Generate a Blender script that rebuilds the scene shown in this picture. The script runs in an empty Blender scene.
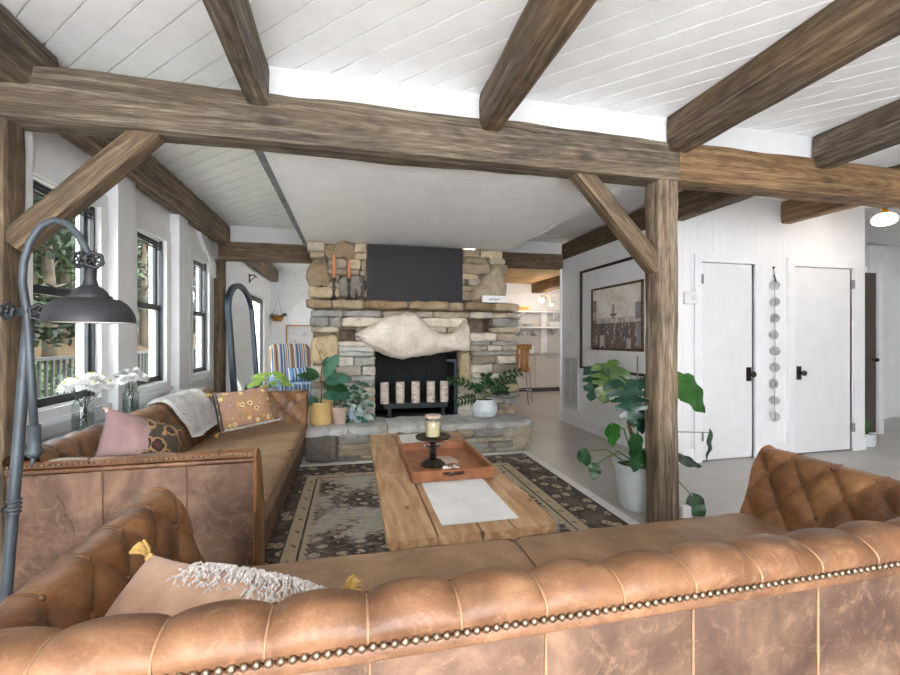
import bpy, bmesh, math, random
from mathutils import Vector, Matrix, noise
R = random.Random(7)
PI = math.pi
sc = bpy.context.scene
COL = sc.collection

# ------------------------------------------------------------------ materials
def lin(c):
    return tuple(((x/255)/12.92 if x/255 <= .04045 else ((x/255+.055)/1.055)**2.4) for x in c) + (1.0,)

class NT:
    def __init__(s, name):
        s.m = bpy.data.materials.new(name); s.m.use_nodes = True
        s.t = s.m.node_tree; s.n = s.t.nodes; s.l = s.t.links
        s.b = s.n['Principled BSDF']; s.out = s.n['Material Output']
        s.co = s.n.new('ShaderNodeTexCoord')
    def new(s, t, **k):
        n = s.n.new(t)
        for a, v in k.items(): setattr(n, a, v)
        return n
    def link(s, a, b): s.l.new(a, b)
    def mapping(s, scale=(1,1,1), src='Object', rot=(0,0,0)):
        m = s.new('ShaderNodeMapping'); m.inputs['Scale'].default_value = scale; m.inputs['Rotation'].default_value = rot
        s.link(s.co.outputs[src], m.inputs['Vector']); return m.outputs['Vector']
    def noise(s, vec, scale=5, detail=4, rough=.55, dist=0):
        n = s.new('ShaderNodeTexNoise'); n.inputs['Scale'].default_value = scale; n.inputs['Detail'].default_value = detail
        n.inputs['Roughness'].default_value = rough; n.inputs['Distortion'].default_value = dist
        s.link(vec, n.inputs['Vector']); return n.outputs['Fac']
    def voro(s, vec, scale=5, feature='F1', out='Distance', rand=1):
        n = s.new('ShaderNodeTexVoronoi', feature=feature); n.inputs['Scale'].default_value = scale
        n.inputs['Randomness'].default_value = rand
        s.link(vec, n.inputs['Vector']); return n.outputs[out]
    def ramp(s, fac, stops, const=False):
        r = s.new('ShaderNodeValToRGB'); e = r.color_ramp.elements
        if const: r.color_ramp.interpolation = 'CONSTANT'
        while len(e) < len(stops): e.new(.5)
        for q, (p, c) in zip(e, stops):
            q.position = p; q.color = c if len(c) == 4 else lin(c)
        s.link(fac, r.inputs['Fac']); return r.outputs['Color']
    def math(s, op, a, b=None, c=None):
        n = s.new('ShaderNodeMath', operation=op)
        for i, v in enumerate((a, b, c)):
            if v is None: continue
            if isinstance(v, (int, float)): n.inputs[i].default_value = v
            else: s.link(v, n.inputs[i])
        return n.outputs[0]
    def mix(s, fac, a, b, blend='MIX'):
        n = s.new('ShaderNodeMix', data_type='RGBA', blend_type=blend)
        for i, v in ((0, fac), (6, a), (7, b)):
            if isinstance(v, (int, float)): n.inputs[i].default_value = v
            elif isinstance(v, tuple): n.inputs[i].default_value = v if len(v) == 4 else lin(v)
            else: s.link(v, n.inputs[i])
        return n.outputs[2]
    def bump(s, h, strength=.3, dist=.01):
        n = s.new('ShaderNodeBump'); n.inputs['Strength'].default_value = strength; n.inputs['Distance'].default_value = dist
        s.link(h, n.inputs['Height']); s.link(n.outputs['Normal'], s.b.inputs['Normal'])
    def color(s, c):
        if isinstance(c, tuple): s.b.inputs['Base Color'].default_value = c if len(c) == 4 else lin(c)
        else: s.link(c, s.b.inputs['Base Color'])
    def set(s, **k):
        for a, v in k.items(): s.b.inputs[a.replace('_', ' ')].default_value = v
        return s.m

def plain(name, c, rough=.5, metal=0, var=.08, vs=6, bump=0, bs=60, **k):
    t = NT(name); v = t.mapping()
    lo = tuple(max(0, x*(1-var)) for x in c); hi = tuple(min(255, x*(1+var)) for x in c)
    t.color(t.ramp(t.noise(v, vs, 4), [(.3, lo), (.7, hi)]))
    if bump: t.bump(t.noise(v, bs, 4), bump, .005)
    return t.set(Roughness=rough, Metallic=metal, **k)

def timber_mat(name, cols, rough=.75):
    t = NT(name)
    n1 = t.noise(t.mapping((1, 22, 22)), 1.8, 8, .68, .5)
    c1 = t.ramp(n1, [(.30, cols[0]), (.44, cols[1]), (.56, cols[2]), (.72, cols[3])])
    n2 = t.noise(t.mapping((1.0, 2.4, 2.4)), 1.7, 6, .6, .4)
    c2 = t.mix(t.math('MULTIPLY', t.ramp(n2, [(.42, (0,0,0)), (.70, (255,255,255))]), .5), c1, cols[4])
    n4 = t.noise(t.mapping((1.4, 3, 3)), 2.6, 6, .65)
    c2 = t.mix(t.math('MULTIPLY', t.ramp(n4, [(.52, (0,0,0)), (.72, (255,255,255))]), .55), c2, cols[0])
    wv = t.new('ShaderNodeTexWave', wave_type='RINGS', rings_direction='Y'); wv.inputs['Scale'].default_value = 9
    wv.inputs['Distortion'].default_value = 5; wv.inputs['Detail'].default_value = 4; wv.inputs['Detail Scale'].default_value = 1.2
    t.link(t.mapping((.22, 3.2, 3.2)), wv.inputs['Vector'])
    c3 = t.mix(.22, c2, t.ramp(wv.outputs['Fac'], [(.1, (70,58,44)), (.6, (255,255,255))]), 'MULTIPLY')
    kn = t.voro(t.mapping((1.2, 2.6, 2.6)), 1.5)
    c3 = t.mix(t.math('MULTIPLY', t.ramp(kn, [(.06, (255,255,255)), (.17, (0,0,0))]), .8), c3, cols[0])
    ck = t.noise(t.mapping((.7, 16, 16)), 2.3, 4, .6, .3)
    c3 = t.mix(t.ramp(ck, [(.30, (200,200,200)), (.36, (0,0,0))]), c3, (40,31,23))
    t.color(c3)
    h = t.math('ADD', t.math('MULTIPLY', t.noise(t.mapping((2.5, 40, 40)), 2, 6, .7), 1.0), t.math('MULTIPLY', wv.outputs['Fac'], .35))
    h = t.math('ADD', h, t.math('MULTIPLY', t.ramp(ck, [(.30, (0,0,0)), (.37, (255,255,255))]), .8))
    t.bump(h, .8, .006)
    return t.set(Roughness=rough)

def leather(name, c, rough=.42, scale=1.0, scratch=.5):
    t = NT(name); v = t.mapping()
    n = t.noise(v, 3.2*scale, 8, .62, .6)
    c1 = t.ramp(n, [(.25, c[0]), (.43, c[1]), (.56, c[2]), (.72, c[3])])
    n2 = t.noise(t.mapping((1.2, 1, 1)), 9*scale, 6, .7, 1.5)
    c1 = t.mix(t.math('MULTIPLY', t.ramp(t.noise(v, 1.7*scale, 5, .6, .8), [(.50, (0,0,0)), (.70, (255,255,255))]), .55), c1, c[0])
    c2 = t.mix(t.math('MULTIPLY', t.ramp(n2, [(.52, (0,0,0)), (.68, (255,255,255))]), scratch), c1, c[3])
    n3 = t.noise(t.mapping((3, 9, 5), rot=(.4, .6, .5)), 5, 6, .75, 3)
    c3 = t.mix(t.math('MULTIPLY', t.ramp(n3, [(.60, (0,0,0)), (.66, (255,255,255))]), scratch*.45), c2, c[4])
    t.color(c3)
    t.link(t.math('ADD', t.math('MULTIPLY', n, .25), rough-.12), t.b.inputs['Roughness'])
    t.bump(t.math('ADD', t.noise(v, 180, 3), t.math('MULTIPLY', t.noise(v, 14, 6, .6), 1.6)), .3, .004)
    t.b.inputs['Specular IOR Level'].default_value = .42
    return t.m

def boarded(name, c, axis, pitch=.092, rough=.5):
    """white painted tongue and groove: real V grooves as bump"""
    t = NT(name); v = t.mapping()
    sp = t.new('ShaderNodeSeparateXYZ'); t.link(t.co.outputs['Object'], sp.inputs[0])
    f = t.math('FRACT', t.math('DIVIDE', sp.outputs[axis], pitch))
    g = t.math('SMOOTH_MIN', t.math('MULTIPLY', t.math('ABSOLUTE', t.math('SUBTRACT', f, .5)), 14), 1.0, .1)
    t.color(t.ramp(t.noise(v, 2.2, 5), [(.3, tuple(x*.97 for x in c)), (.7, c)]))
    t.bump(t.math('ADD', g, t.math('MULTIPLY', t.noise(v, 12, 5), .12)), .5, .006)
    return t.set(Roughness=rough)

def glassmat(name, tint=(235,243,243), refl=.10):
    t = NT(name); t.n.remove(t.b)
    tr = t.new('ShaderNodeBsdfTransparent'); tr.inputs[0].default_value = lin(tint)
    gl = t.new('ShaderNodeBsdfGlossy'); gl.inputs['Roughness'].default_value = .02
    lw = t.new('ShaderNodeLayerWeight'); lw.inputs['Blend'].default_value = .5
    f = t.math('ADD', t.math('MULTIPLY', t.math('POWER', lw.outputs['Facing'], 5), .7), .04)
    mx = t.new('ShaderNodeMixShader')
    t.link(f, mx.inputs[0]); t.link(tr.outputs[0], mx.inputs[1]); t.link(gl.outputs[0], mx.inputs[2])
    t.link(mx.outputs[0], t.out.inputs['Surface'])
    return t.m

def emit(name, c, s):
    t = NT(name); return t.set(Base_Color=lin(c), Emission_Color=lin(c), Emission_Strength=s)

GREY_T = [(36,30,24), (72,62,51), (106,94,79), (164,152,134), (116,100,78)]
MID_T = [(38,30,22), (76,62,47), (110,93,73), (162,144,120), (122,97,66)]
WARM_T = [(58,43,28), (102,79,54), (140,111,79), (182,154,118), (154,119,78)]
POST_T = [(50,41,32), (98,84,68), (140,124,105), (188,172,150), (140,114,84)]
M = {}
M['t_grey'] = timber_mat('weathered_grey_timber', GREY_T)
M['t_mid'] = timber_mat('brown_timber', MID_T)
M['t_warm'] = timber_mat('honey_timber', WARM_T)
M['t_post'] = timber_mat('pale_worn_timber', POST_T)
M['wall'] = plain('white_wall_paint', (236,236,237), .55, var=.02, bump=.15, bs=25)
M['wall_bx'] = boarded('white_boards_x', (236,236,238), 0)
M['wall_by'] = boarded('white_boards_y', (238,238,239), 1)
M['ceil'] = plain('white_ceiling_paint', (238,239,240), .5, var=.02, bump=.1, bs=20)
M['filler'] = plain('filler_board_paint', (208,209,211), .5, var=.02)
M['trim'] = plain('white_trim_paint', (232,232,234), .4, var=.02)
M['door'] = plain('white_door_paint', (226,226,228), .38, var=.015)
M['black'] = plain('black_metal', (34,35,38), .42, .3, var=.15)
M['sash'] = plain('black_sash_paint', (46,48,54), .4, var=.1)
M['glass'] = glassmat('clear_glass', (228,233,231))
M['jar'] = glassmat('jar_glass', (248,251,251))
M['water'] = glassmat('water', (244,250,249))
t = NT('grey_painted_floor'); v = t.mapping()
t.color(t.ramp(t.noise(v, 1.3, 6, .6), [(.3, (172,167,161)), (.7, (192,187,181))]))
t.link(t.math('ADD', t.math('MULTIPLY', t.noise(v, 2.5, 5), .25), .22), t.b.inputs['Roughness'])
t.bump(t.noise(v, 5, 4), .06, .02); M['floor'] = t.set()
LT = [(68,44,30), (104,71,48), (130,92,64), (162,125,95), (200,166,134)]
LP = [(56,40,32), (86,63,50), (112,85,68), (146,116,94), (180,148,120)]
LC = [(112,86,66), (142,112,86), (162,130,102), (184,154,126), (202,174,146)]
LA = [(72,44,26), (112,74,45), (140,98,62), (170,128,90), (198,160,120)]
M['l_roll'] = leather('tan_worn_leather', LT, .42)
M['l_panel'] = leather('dark_brown_panel_leather', LP, .5, 1.3, .55)
M['l_seat'] = leather('dull_tan_seat_leather', LC, .5, .9, .3)
M['l_arm'] = leather('cognac_leather', LA, .36, 1.1, .35)
M['l_pipe'] = plain('pale_leather_piping', (160,122,92), .5, var=.1, vs=20)
M['l_button'] = plain('leather_button', (108,72,46), .4, var=.1)
M['stud'] = plain('antique_brass_studs', (124,108,92), .32, .85, var=.25, vs=80)

def mat_stone():
    t = NT('fieldstone'); v = t.mapping()
    at = t.new('ShaderNodeAttribute', attribute_name='tone')
    n = t.noise(v, 9, 8, .65, .4)
    c = t.mix(.8, at.outputs['Color'], t.ramp(n, [(.25, (150,138,122)), (.5, (226,222,214)), (.75, (255,255,252))]), 'MULTIPLY')
    c2 = t.mix(t.math('MULTIPLY', t.ramp(t.noise(v, 3.5, 6, .7), [(.55, (0,0,0)), (.72, (255,255,255))]), .45), c, (196,176,140))
    t.color(c2)
    t.bump(t.math('ADD', t.noise(v, 18, 8, .7), t.math('MULTIPLY', t.noise(v, 70, 5, .7), .4)), .9, .03)
    return t.set(Roughness=.85)
M['stone'] = mat_stone()
M['mortar'] = plain('dark_mortar', (112,98,82), .95, var=.25, vs=14, bump=.8, bs=40)
t = NT('pale_boulder'); v = t.mapping()
c = t.ramp(t.noise(v, 4, 7, .62, .3), [(.25, (172,156,138)), (.48, (212,200,184)), (.72, (234,226,214))])
c = t.mix(t.math('MULTIPLY', t.ramp(t.noise(v, 11, 6, .7), [(.55, (0,0,0)), (.7, (255,255,255))]), .4), c, (178,156,130))
t.color(c); t.bump(t.math('ADD', t.noise(v, 7, 8, .65), t.math('MULTIPLY', t.noise(v, 45, 5), .3)), .5, .04)
M['boulder'] = t.set(Roughness=.8)
M['soot'] = plain('sooty_firebrick', (26,25,25), .85, var=.4, vs=12, bump=.4, bs=30)
M['tvscreen'] = plain('dark_screen', (40,40,42), .5, var=.01, Specular_IOR_Level=.15)
M['tvframe'] = plain('black_plastic', (20,20,22), .35, var=.05)
def tablewood(name, cols, rough=.45):
    t = NT(name)
    n1 = t.noise(t.mapping((9, 1, 9)), 2.2, 7, .62, 1.0)
    c1 = t.ramp(n1, [(.28, cols[0]), (.46, cols[1]), (.6, cols[2]), (.76, cols[3])])
    kn = t.voro(t.mapping((2.4, 1.2, 1)), 2.1)
    c2 = t.mix(t.math('MULTIPLY', t.ramp(kn, [(.03, (255,255,255)), (.09, (0,0,0))]), .85), c1, cols[4])
    c3 = t.mix(t.math('MULTIPLY', t.ramp(t.noise(t.mapping(), 3, 5), [(.5, (0,0,0)), (.75, (255,255,255))]), .35), c2, cols[3])
    t.color(c3); t.bump(n1, .35, .004)
    return t.set(Roughness=rough)
M['plank'] = tablewood('reclaimed_pine', [(138,102,68), (174,136,98), (196,162,124), (214,186,152), (70,50,36)])
M['traywood'] = plain('reddish_tray_wood', (146,94,62), .4, var=.15, vs=12)
M['legwood'] = plain('grey_trestle_paint', (112,114,118), .55, var=.2, vs=10)
t = NT('linen_runner'); v = t.mapping()
t.color(t.ramp(t.noise(v, 6, 5), [(.3, (218,216,212)), (.7, (234,233,230))]))
t.bump(t.math('ADD', t.noise(t.mapping((300, 30, 1)), 1, 2), t.noise(t.mapping((30, 300, 1)), 1, 2)), .3, .002); M['linen'] = t.set(Roughness=.9)
M['iron'] = plain('dark_bronze', (58,52,46), .45, .55, var=.3, vs=20)
M['wax'] = plain('cream_wax', (230,208,168), .5, var=.06, Subsurface_Weight=.15)
M['copper_wax'] = plain('coral_taper_wax', (204,128,88), .45, var=.06)
M['birch'] = None
t = NT('birch_bark'); v = t.mapping((1.5, 1.5, 6))
t.color(t.ramp(t.noise(v, 8, 6, .6), [(.34, (70,56,48)), (.42, (190,172,158)), (.7, (230,220,210))])); M['birch'] = t.set(Roughness=.7)
M['lampgrey'] = plain('blue_grey_pipe_paint', (68,75,81), .5, .25, var=.15, vs=10, bump=.15, bs=80)
M['shade'] = plain('charcoal_shade_metal', (50,51,54), .5, .35, var=.18, vs=7, bump=.12, bs=60)
M['shadein'] = plain('white_enamel', (226,222,212), .5, var=.02)
M['leaf'] = None
def leafmat(name, a, b, rough=.38):
    t = NT(name); v = t.mapping()
    t.color(t.ramp(t.noise(v, 9, 4), [(.3, a), (.7, b)]))
    t.b.inputs['Roughness'].default_value = rough
    t.b.inputs['Subsurface Weight'].default_value = .0
    return t.m
M['leaf'] = leafmat('green_leaf', (16,48,24), (36,80,38))
M['leaf_d'] = leafmat('dark_monstera_leaf', (8,38,30), (18,60,40), .28)
M['leaf_l'] = leafmat('bright_leaf', (26,72,22), (52,104,36), .35)
M['leaf_o'] = leafmat('olive_leaf', (40,64,26), (74,92,42), .35)
M['leaf_b'] = leafmat('bluish_leaf', (38,80,62), (78,124,100))
M['leaf_v'] = leafmat('variegated_leaf', (92,126,108), (214,226,220))
M['leaf_y'] = leafmat('lime_leaf', (128,170,66), (178,206,104))
M['stem'] = plain('green_stem', (92,112,60), .6, var=.15)
M['bark'] = plain('brown_stem', (118,84,56), .8, var=.2)
M['soil'] = plain('potting_soil', (54,42,34), .95, var=.4, vs=60, bump=.8, bs=120)
M['potwhite'] = plain('white_glazed_pot', (218,226,228), .35, var=.03)
M['potyellow'] = plain('cream_yellow_glaze', (222,190,128), .4, var=.06)
M['potpink'] = plain('pinkish_clay', (190,168,154), .7, var=.08)
M['potblue'] = plain('blue_white_glaze', (176,196,214), .35, var=.1)
M['petal'] = plain('white_petals', (240,240,238), .6, var=.03)
M['flower_eye'] = plain('yellow_green_eye', (180,176,90), .7, var=.1)
M['dgreen'] = plain('dark_flower_stem', (48,60,40), .6, var=.2)
t = NT('fluffy_throw'); v = t.mapping()
t.color(t.ramp(t.noise(v, 6, 6), [(.3, (190,186,186)), (.55, (220,217,214)), (.75, (238,236,232))])); M['fur'] = t.set(Roughness=.95)
M['knob'] = plain('oil_rubbed_bronze', (38,32,28), .4, .5, var=.15)
M['hinge'] = plain('grey_hinge_metal', (128,128,128), .5, .4, var=.1)
M['capiz'] = plain('capiz_shell', (158,158,160), .35, var=.14, vs=14)
M['cord'] = plain('grey_cord', (120,118,116), .8)
M['brass'] = plain('brass', (204,160,66), .3, .8, var=.08)
M['globe'] = emit('lit_opal_glass', (255,244,224), 5.0)
M['bulb'] = emit('lit_bulb', (255,238,204), 14.0)
M['darkdoor'] = plain('dark_brown_door', (72,62,56), .5, var=.06)
M['taupe'] = plain('taupe_cabinet_paint', (188,178,166), .5, var=.02)
M['taupewall'] = plain('taupe_kitchen_wall', (196,190,184), .6, var=.02)
M['ktop'] = plain('grey_worktop', (150,146,142), .4, var=.08, vs=30)
M['kceil'] = timber_mat('kitchen_ceiling_pine', [(176,132,84), (206,164,112), (222,184,134), (234,204,160), (214,168,112)])
M['white'] = plain('white_ceramic', (232,232,230), .35, var=.02)
M['ochre'] = plain('ochre_wood', (172,116,50), .45, var=.18, vs=14)
M['yellow'] = plain('yellow_paint', (232,176,40), .45, var=.15, vs=40)
M['chrome'] = plain('brushed_steel', (150,150,152), .3, .9, var=.06)
M['silver'] = plain('mirror_silver', (226,230,232), .03, 1, var=0)
M['navyframe'] = plain('blue_black_frame', (46,56,68), .4, .2, var=.12)
M['plastic'] = plain('white_plastic', (224,224,224), .4, var=.02)
M['vent'] = plain('vent_white_metal', (212,212,212), .45, var=.02)
M['ventdark'] = plain('vent_shadow_slots', (168,168,170), .7)
M['deck'] = plain('deck_bounce_boards', (214,204,190), .75, var=.15)  # made pale so the unseen deck bounces sunlight into the room
M['rail'] = plain('dark_rail_paint', (14,12,11), .6, var=.12)

# ------------------------------------------------------------------ mesh builder
class MB:
    def __init__(s): s.v = []; s.f = []; s.c = []; s.tone = None; s.mi = {}
    def add(s, vs, fs):
        o = len(s.v); s.v += [tuple(x) for x in vs]; s.f += [tuple(i+o for i in f) for f in fs]
        s.c += [s.tone]*len(vs)
        return s
    def join(s, o, idx):
        n = len(s.f); s.add(o.v, o.f)
        for k in range(n, len(s.f)): s.mi[k] = idx
        return s
    def box(s, x0, x1, y0, y1, z0, z1, rot=None, piv=None):
        vs = [Vector((x, y, z)) for x in (x0, x1) for y in (y0, y1) for z in (z0, z1)]
        if rot is not None:
            p = Vector(piv) if piv else Vector(((x0+x1)/2, (y0+y1)/2, (z0+z1)/2))
            vs = [p + rot @ (q-p) for q in vs]
        return s.add(vs, [(0,1,3,2), (4,6,7,5), (0,4,5,1), (2,3,7,6), (0,2,6,4), (1,5,7,3)])
    def rbox(s, x0, x1, y0, y1, z0, z1, r=.01, n=3, wob=0, freq=6, rot=None):
        """rounded box by bevel"""
        bm = bmesh.new(); bmesh.ops.create_cube(bm, size=1)
        for q in bm.verts: q.co = Vector(((x0+x1)/2+q.co.x*(x1-x0), (y0+y1)/2+q.co.y*(y1-y0), (z0+z1)/2+q.co.z*(z1-z0)))
        bmesh.ops.bevel(bm, geom=bm.edges[:], offset=r, segments=n, affect='EDGES', profile=.5)
        return s.frombm(bm, rot, Vector(((x0+x1)/2, (y0+y1)/2, (z0+z1)/2)))
    def frombm(s, bm, rot=None, piv=None):
        bm.verts.index_update()
        vs = [q.co.copy() for q in bm.verts]
        if rot is not None: vs = [piv + rot @ (q-piv) for q in vs]
        fs = [tuple(x.index for x in f.verts) for f in bm.faces]; bm.free()
        return s.add(vs, fs)
    def grid(s, nu, nv, fn, cu=False, cv=False):
        vs = [fn(i, j) for i in range(nu) for j in range(nv)]; fs = []
        for i in range(nu if cu else nu-1):
            for j in range(nv if cv else nv-1):
                a = i*nv+j; b = ((i+1) % nu)*nv+j; c = ((i+1) % nu)*nv+(j+1) % nv; d = i*nv+(j+1) % nv
                fs.append((a, b, c, d))
        return s.add(vs, fs)
    def tube(s, pts, r, n=8, caps=True):
        pts = [Vector(p) for p in pts]; m = len(pts)
        rs = r if isinstance(r, (list, tuple)) else [r]*m
        rings = []; prev = None
        for i, p in enumerate(pts):
            d = (pts[min(i+1, m-1)]-pts[max(i-1, 0)]).normalized()
            if prev is None:
                u = d.orthogonal().normalized()
            else:
                u = (prev-d*prev.dot(d))
                u = u.normalized() if u.length > 1e-6 else d.orthogonal().normalized()
            prev = u; w = d.cross(u)
            rings.append([p+(u*math.cos(2*PI*k/n)+w*math.sin(2*PI*k/n))*rs[i] for k in range(n)])
        s.grid(m, n, lambda i, j: rings[i][j], cv=True)
        if caps:
            o = len(s.v)-m*n
            s.f.append(tuple(o+k for k in range(n-1, -1, -1))); s.f.append(tuple(o+(m-1)*n+k for k in range(n)))
        return s
    def lathe(s, prof, n=24, at=(0,0,0), axis=None, cap=True):
        a = Vector(at); q = Matrix.Identity(3)
        if axis is not None: q = Vector((0,0,1)).rotation_difference(Vector(axis)).to_matrix()
        o = len(s.v)
        s.grid(len(prof), n, lambda i, j: a+q @ Vector((prof[i][0]*math.cos(2*PI*j/n), prof[i][0]*math.sin(2*PI*j/n), prof[i][1])), cv=True)
        if cap:
            if prof[0][0] > 1e-5: s.f.append(tuple(o+k for k in range(n-1, -1, -1)))
            if prof[-1][0] > 1e-5: s.f.append(tuple(o+(len(prof)-1)*n+k for k in range(n)))
        return s
    def ball(s, at, r, n=8, sq=(1,1,1)):
        return s.grid(n, 2*n, lambda i, j: (at[0]+r*sq[0]*math.sin(PI*i/(n-1))*math.cos(PI*j/n), at[1]+r*sq[1]*math.sin(PI*i/(n-1))*math.sin(PI*j/n), at[2]+r*sq[2]*math.cos(PI*i/(n-1))), cv=True)
    def poly_prism(s, pts, fn0, fn1):
        """pts 2D closed; fn maps 2D to 3D for the two faces"""
        n = len(pts); a = [fn0(*p) for p in pts]; b = [fn1(*p) for p in pts]
        return s.add(a+b, [tuple(range(n-1, -1, -1)), tuple(range(n, 2*n))]+[(i, (i+1) % n, n+(i+1) % n, n+i) for i in range(n)])
    def build(s, name, mat, parent=None, smooth=False, origin=None, fix=True):
        """vertices are in the parent's frame (or world); origin moves the object's own origin"""
        me = bpy.data.meshes.new(name)
        o = Vector(origin) if origin else Vector((0,0,0))
        me.from_pydata([tuple(Vector(q)-o) for q in s.v], [], s.f); me.update()
        if fix:
            bm = bmesh.new(); bm.from_mesh(me); bmesh.ops.recalc_face_normals(bm, faces=bm.faces); bm.to_mesh(me); bm.free()
        if any(c is not None for c in s.c):
            at = me.color_attributes.new('tone', 'FLOAT_COLOR', 'POINT')
            for i, c in enumerate(s.c): at.data[i].color = c or (1,1,1,1)
        if smooth:
            me.polygons.foreach_set('use_smooth', [True]*len(me.polygons))
            if smooth == 'auto': me.set_sharp_from_angle(angle=math.radians(40))
        for q in (mat if isinstance(mat, (list, tuple)) else [mat]): me.materials.append(M[q] if isinstance(q, str) else q)
        for k, q in s.mi.items(): me.polygons[k].material_index = q
        ob = bpy.data.objects.new(name, me); COL.objects.link(ob)
        ob.location = o
        if parent: ob.parent = parent
        return ob

def tag(o, label, cat, group=None, kind=None):
    o['label'] = label; o['category'] = cat
    if group: o['group'] = group
    if kind: o['kind'] = kind
    return o
def thing(name, label, cat, loc=(0,0,0), rz=0, group=None, kind=None):
    o = bpy.data.objects.new(name, None); COL.objects.link(o); o.empty_display_size = .1
    o.location = loc; o.rotation_euler = (0,0,rz)
    return tag(o, label, cat, group, kind)
def struct(o, label=None):
    o['kind'] = 'structure'
    if label: o['label'] = label
    return o
def sroot(name, loc=(0,0,0), label=None):
    o = bpy.data.objects.new(name, None); COL.objects.link(o); o.location = loc
    return struct(o, label)
def dup(root, loc=None, rz=None, label=None):
    r = root.copy(); COL.objects.link(r)
    if loc is not None: r.location = loc
    if rz is not None: r.rotation_euler = (0,0,rz)
    if label: r['label'] = label
    for ch in list(root.children):
        c = ch.copy(); COL.objects.link(c); c.parent = r
        for g in list(ch.children):
            d = g.copy(); COL.objects.link(d); d.parent = c
    return r
def nz(p, s=1.0, k=0): return noise.noise(Vector((p[0]*s+k*7.3, p[1]*s-k*3.1, p[2]*s+k*1.7)))
def sq(x): return max(0.0, min(1.0, x))
def smooth(a, b, x): t = sq((x-a)/(b-a)); return t*t*(3-2*t)

# ------------------------------------------------------------------ the room shell
H = 2.80
struct(MB().box(-1.87, 9.0, -3.4, 10.4, -.08, 0).build('floor', 'floor'), 'grey painted floor through the house')

def ceiling_boards(name, x0, x1, y0, y1, z, pitch=.1355, gap=.010, diag=True, s0=.622):
    """white boards laid at 45 degrees, with real gaps under a backing sheet"""
    mb = MB(); mb.box(x0, x1, y0, y1, z+.012, z+.05)
    def clip(poly, a, b, c):
        out = []
        for i in range(len(poly)):
            p, q = poly[i], poly[(i+1) % len(poly)]
            dp, dq = a*p[0]+b*p[1]-c, a*q[0]+b*q[1]-c
            if dp >= 0: out.append(p)
            if dp*dq < 0:
                k = dp/(dp-dq); out.append((p[0]+(q[0]-p[0])*k, p[1]+(q[1]-p[1])*k))
        return out
    r2 = math.sqrt(.5)
    smin, smax = (x0+y0)*r2, (x1+y1)*r2
    k = math.floor((smin-s0)/pitch)
    while s0+k*pitch < smax:
        a, b = s0+k*pitch+gap/2, s0+(k+1)*pitch-gap/2; k += 1
        P = [(x0, y0), (x1, y0), (x1, y1), (x0, y1)]
        P = clip(P, r2, r2, a); P = clip(P, -r2, -r2, -b) if P else P
        if len(P) < 3: continue
        mb.poly_prism(P, lambda x, y: (x, y, z), lambda x, y: (x, y, z+.012))
    return struct(mb.build(name, 'ceil', origin=((x0+x1)/2, (y0+y1)/2, z)))
ceiling_boards('ceiling', -1.75, 9.0, -3.4, 6.3, H)['label'] = 'white ceiling of diagonal boards between the timber beams'
# lowered white panel over the hearth
mb = MB(); y = 2.70
while y < 5.2:
    y1 = min(y+.0985, 5.2); mb.box(-.47, 1.93, y+.001, y1-.001, 2.412, 2.43); y = y1
mb.box(-.47, 1.93, 2.70, 5.2, 2.43, H)
sof = struct(mb.build('ceiling_soffit', 'ceil'), 'lowered flat white ceiling panel in front of the stone chimney')
struct(MB().box(1.93, 1.975, 2.66, 5.2, 2.405, 2.46).box(-.515, -.47, 2.66, 5.2, 2.405, 2.46).build('trim_4', 'trim'), 'white edge strip of the lowered ceiling panel')
struct(MB().box(-.56, -.517, 2.66, 5.35, 2.40, 2.50).build('trim_5', 'legwood'), 'thin grey wooden strip along the lowered ceiling panel')
# filler boards over the beams
struct(MB().box(-.45, 3.36, 2.535, 2.56, 2.6, H).build('trim_6', 'filler'), 'white filler board over the main beam')
struct(MB().box(-1.6, -.5, 6.27, 6.3, 2.5, H).build('trim_7', 'filler'), 'white filler board over the beam left of the chimney')
struct(MB().box(1.9, 3.3, 6.27, 6.3, 2.5, H).build('trim_8', 'filler'), 'white filler board over the beam right of the chimney')

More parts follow.
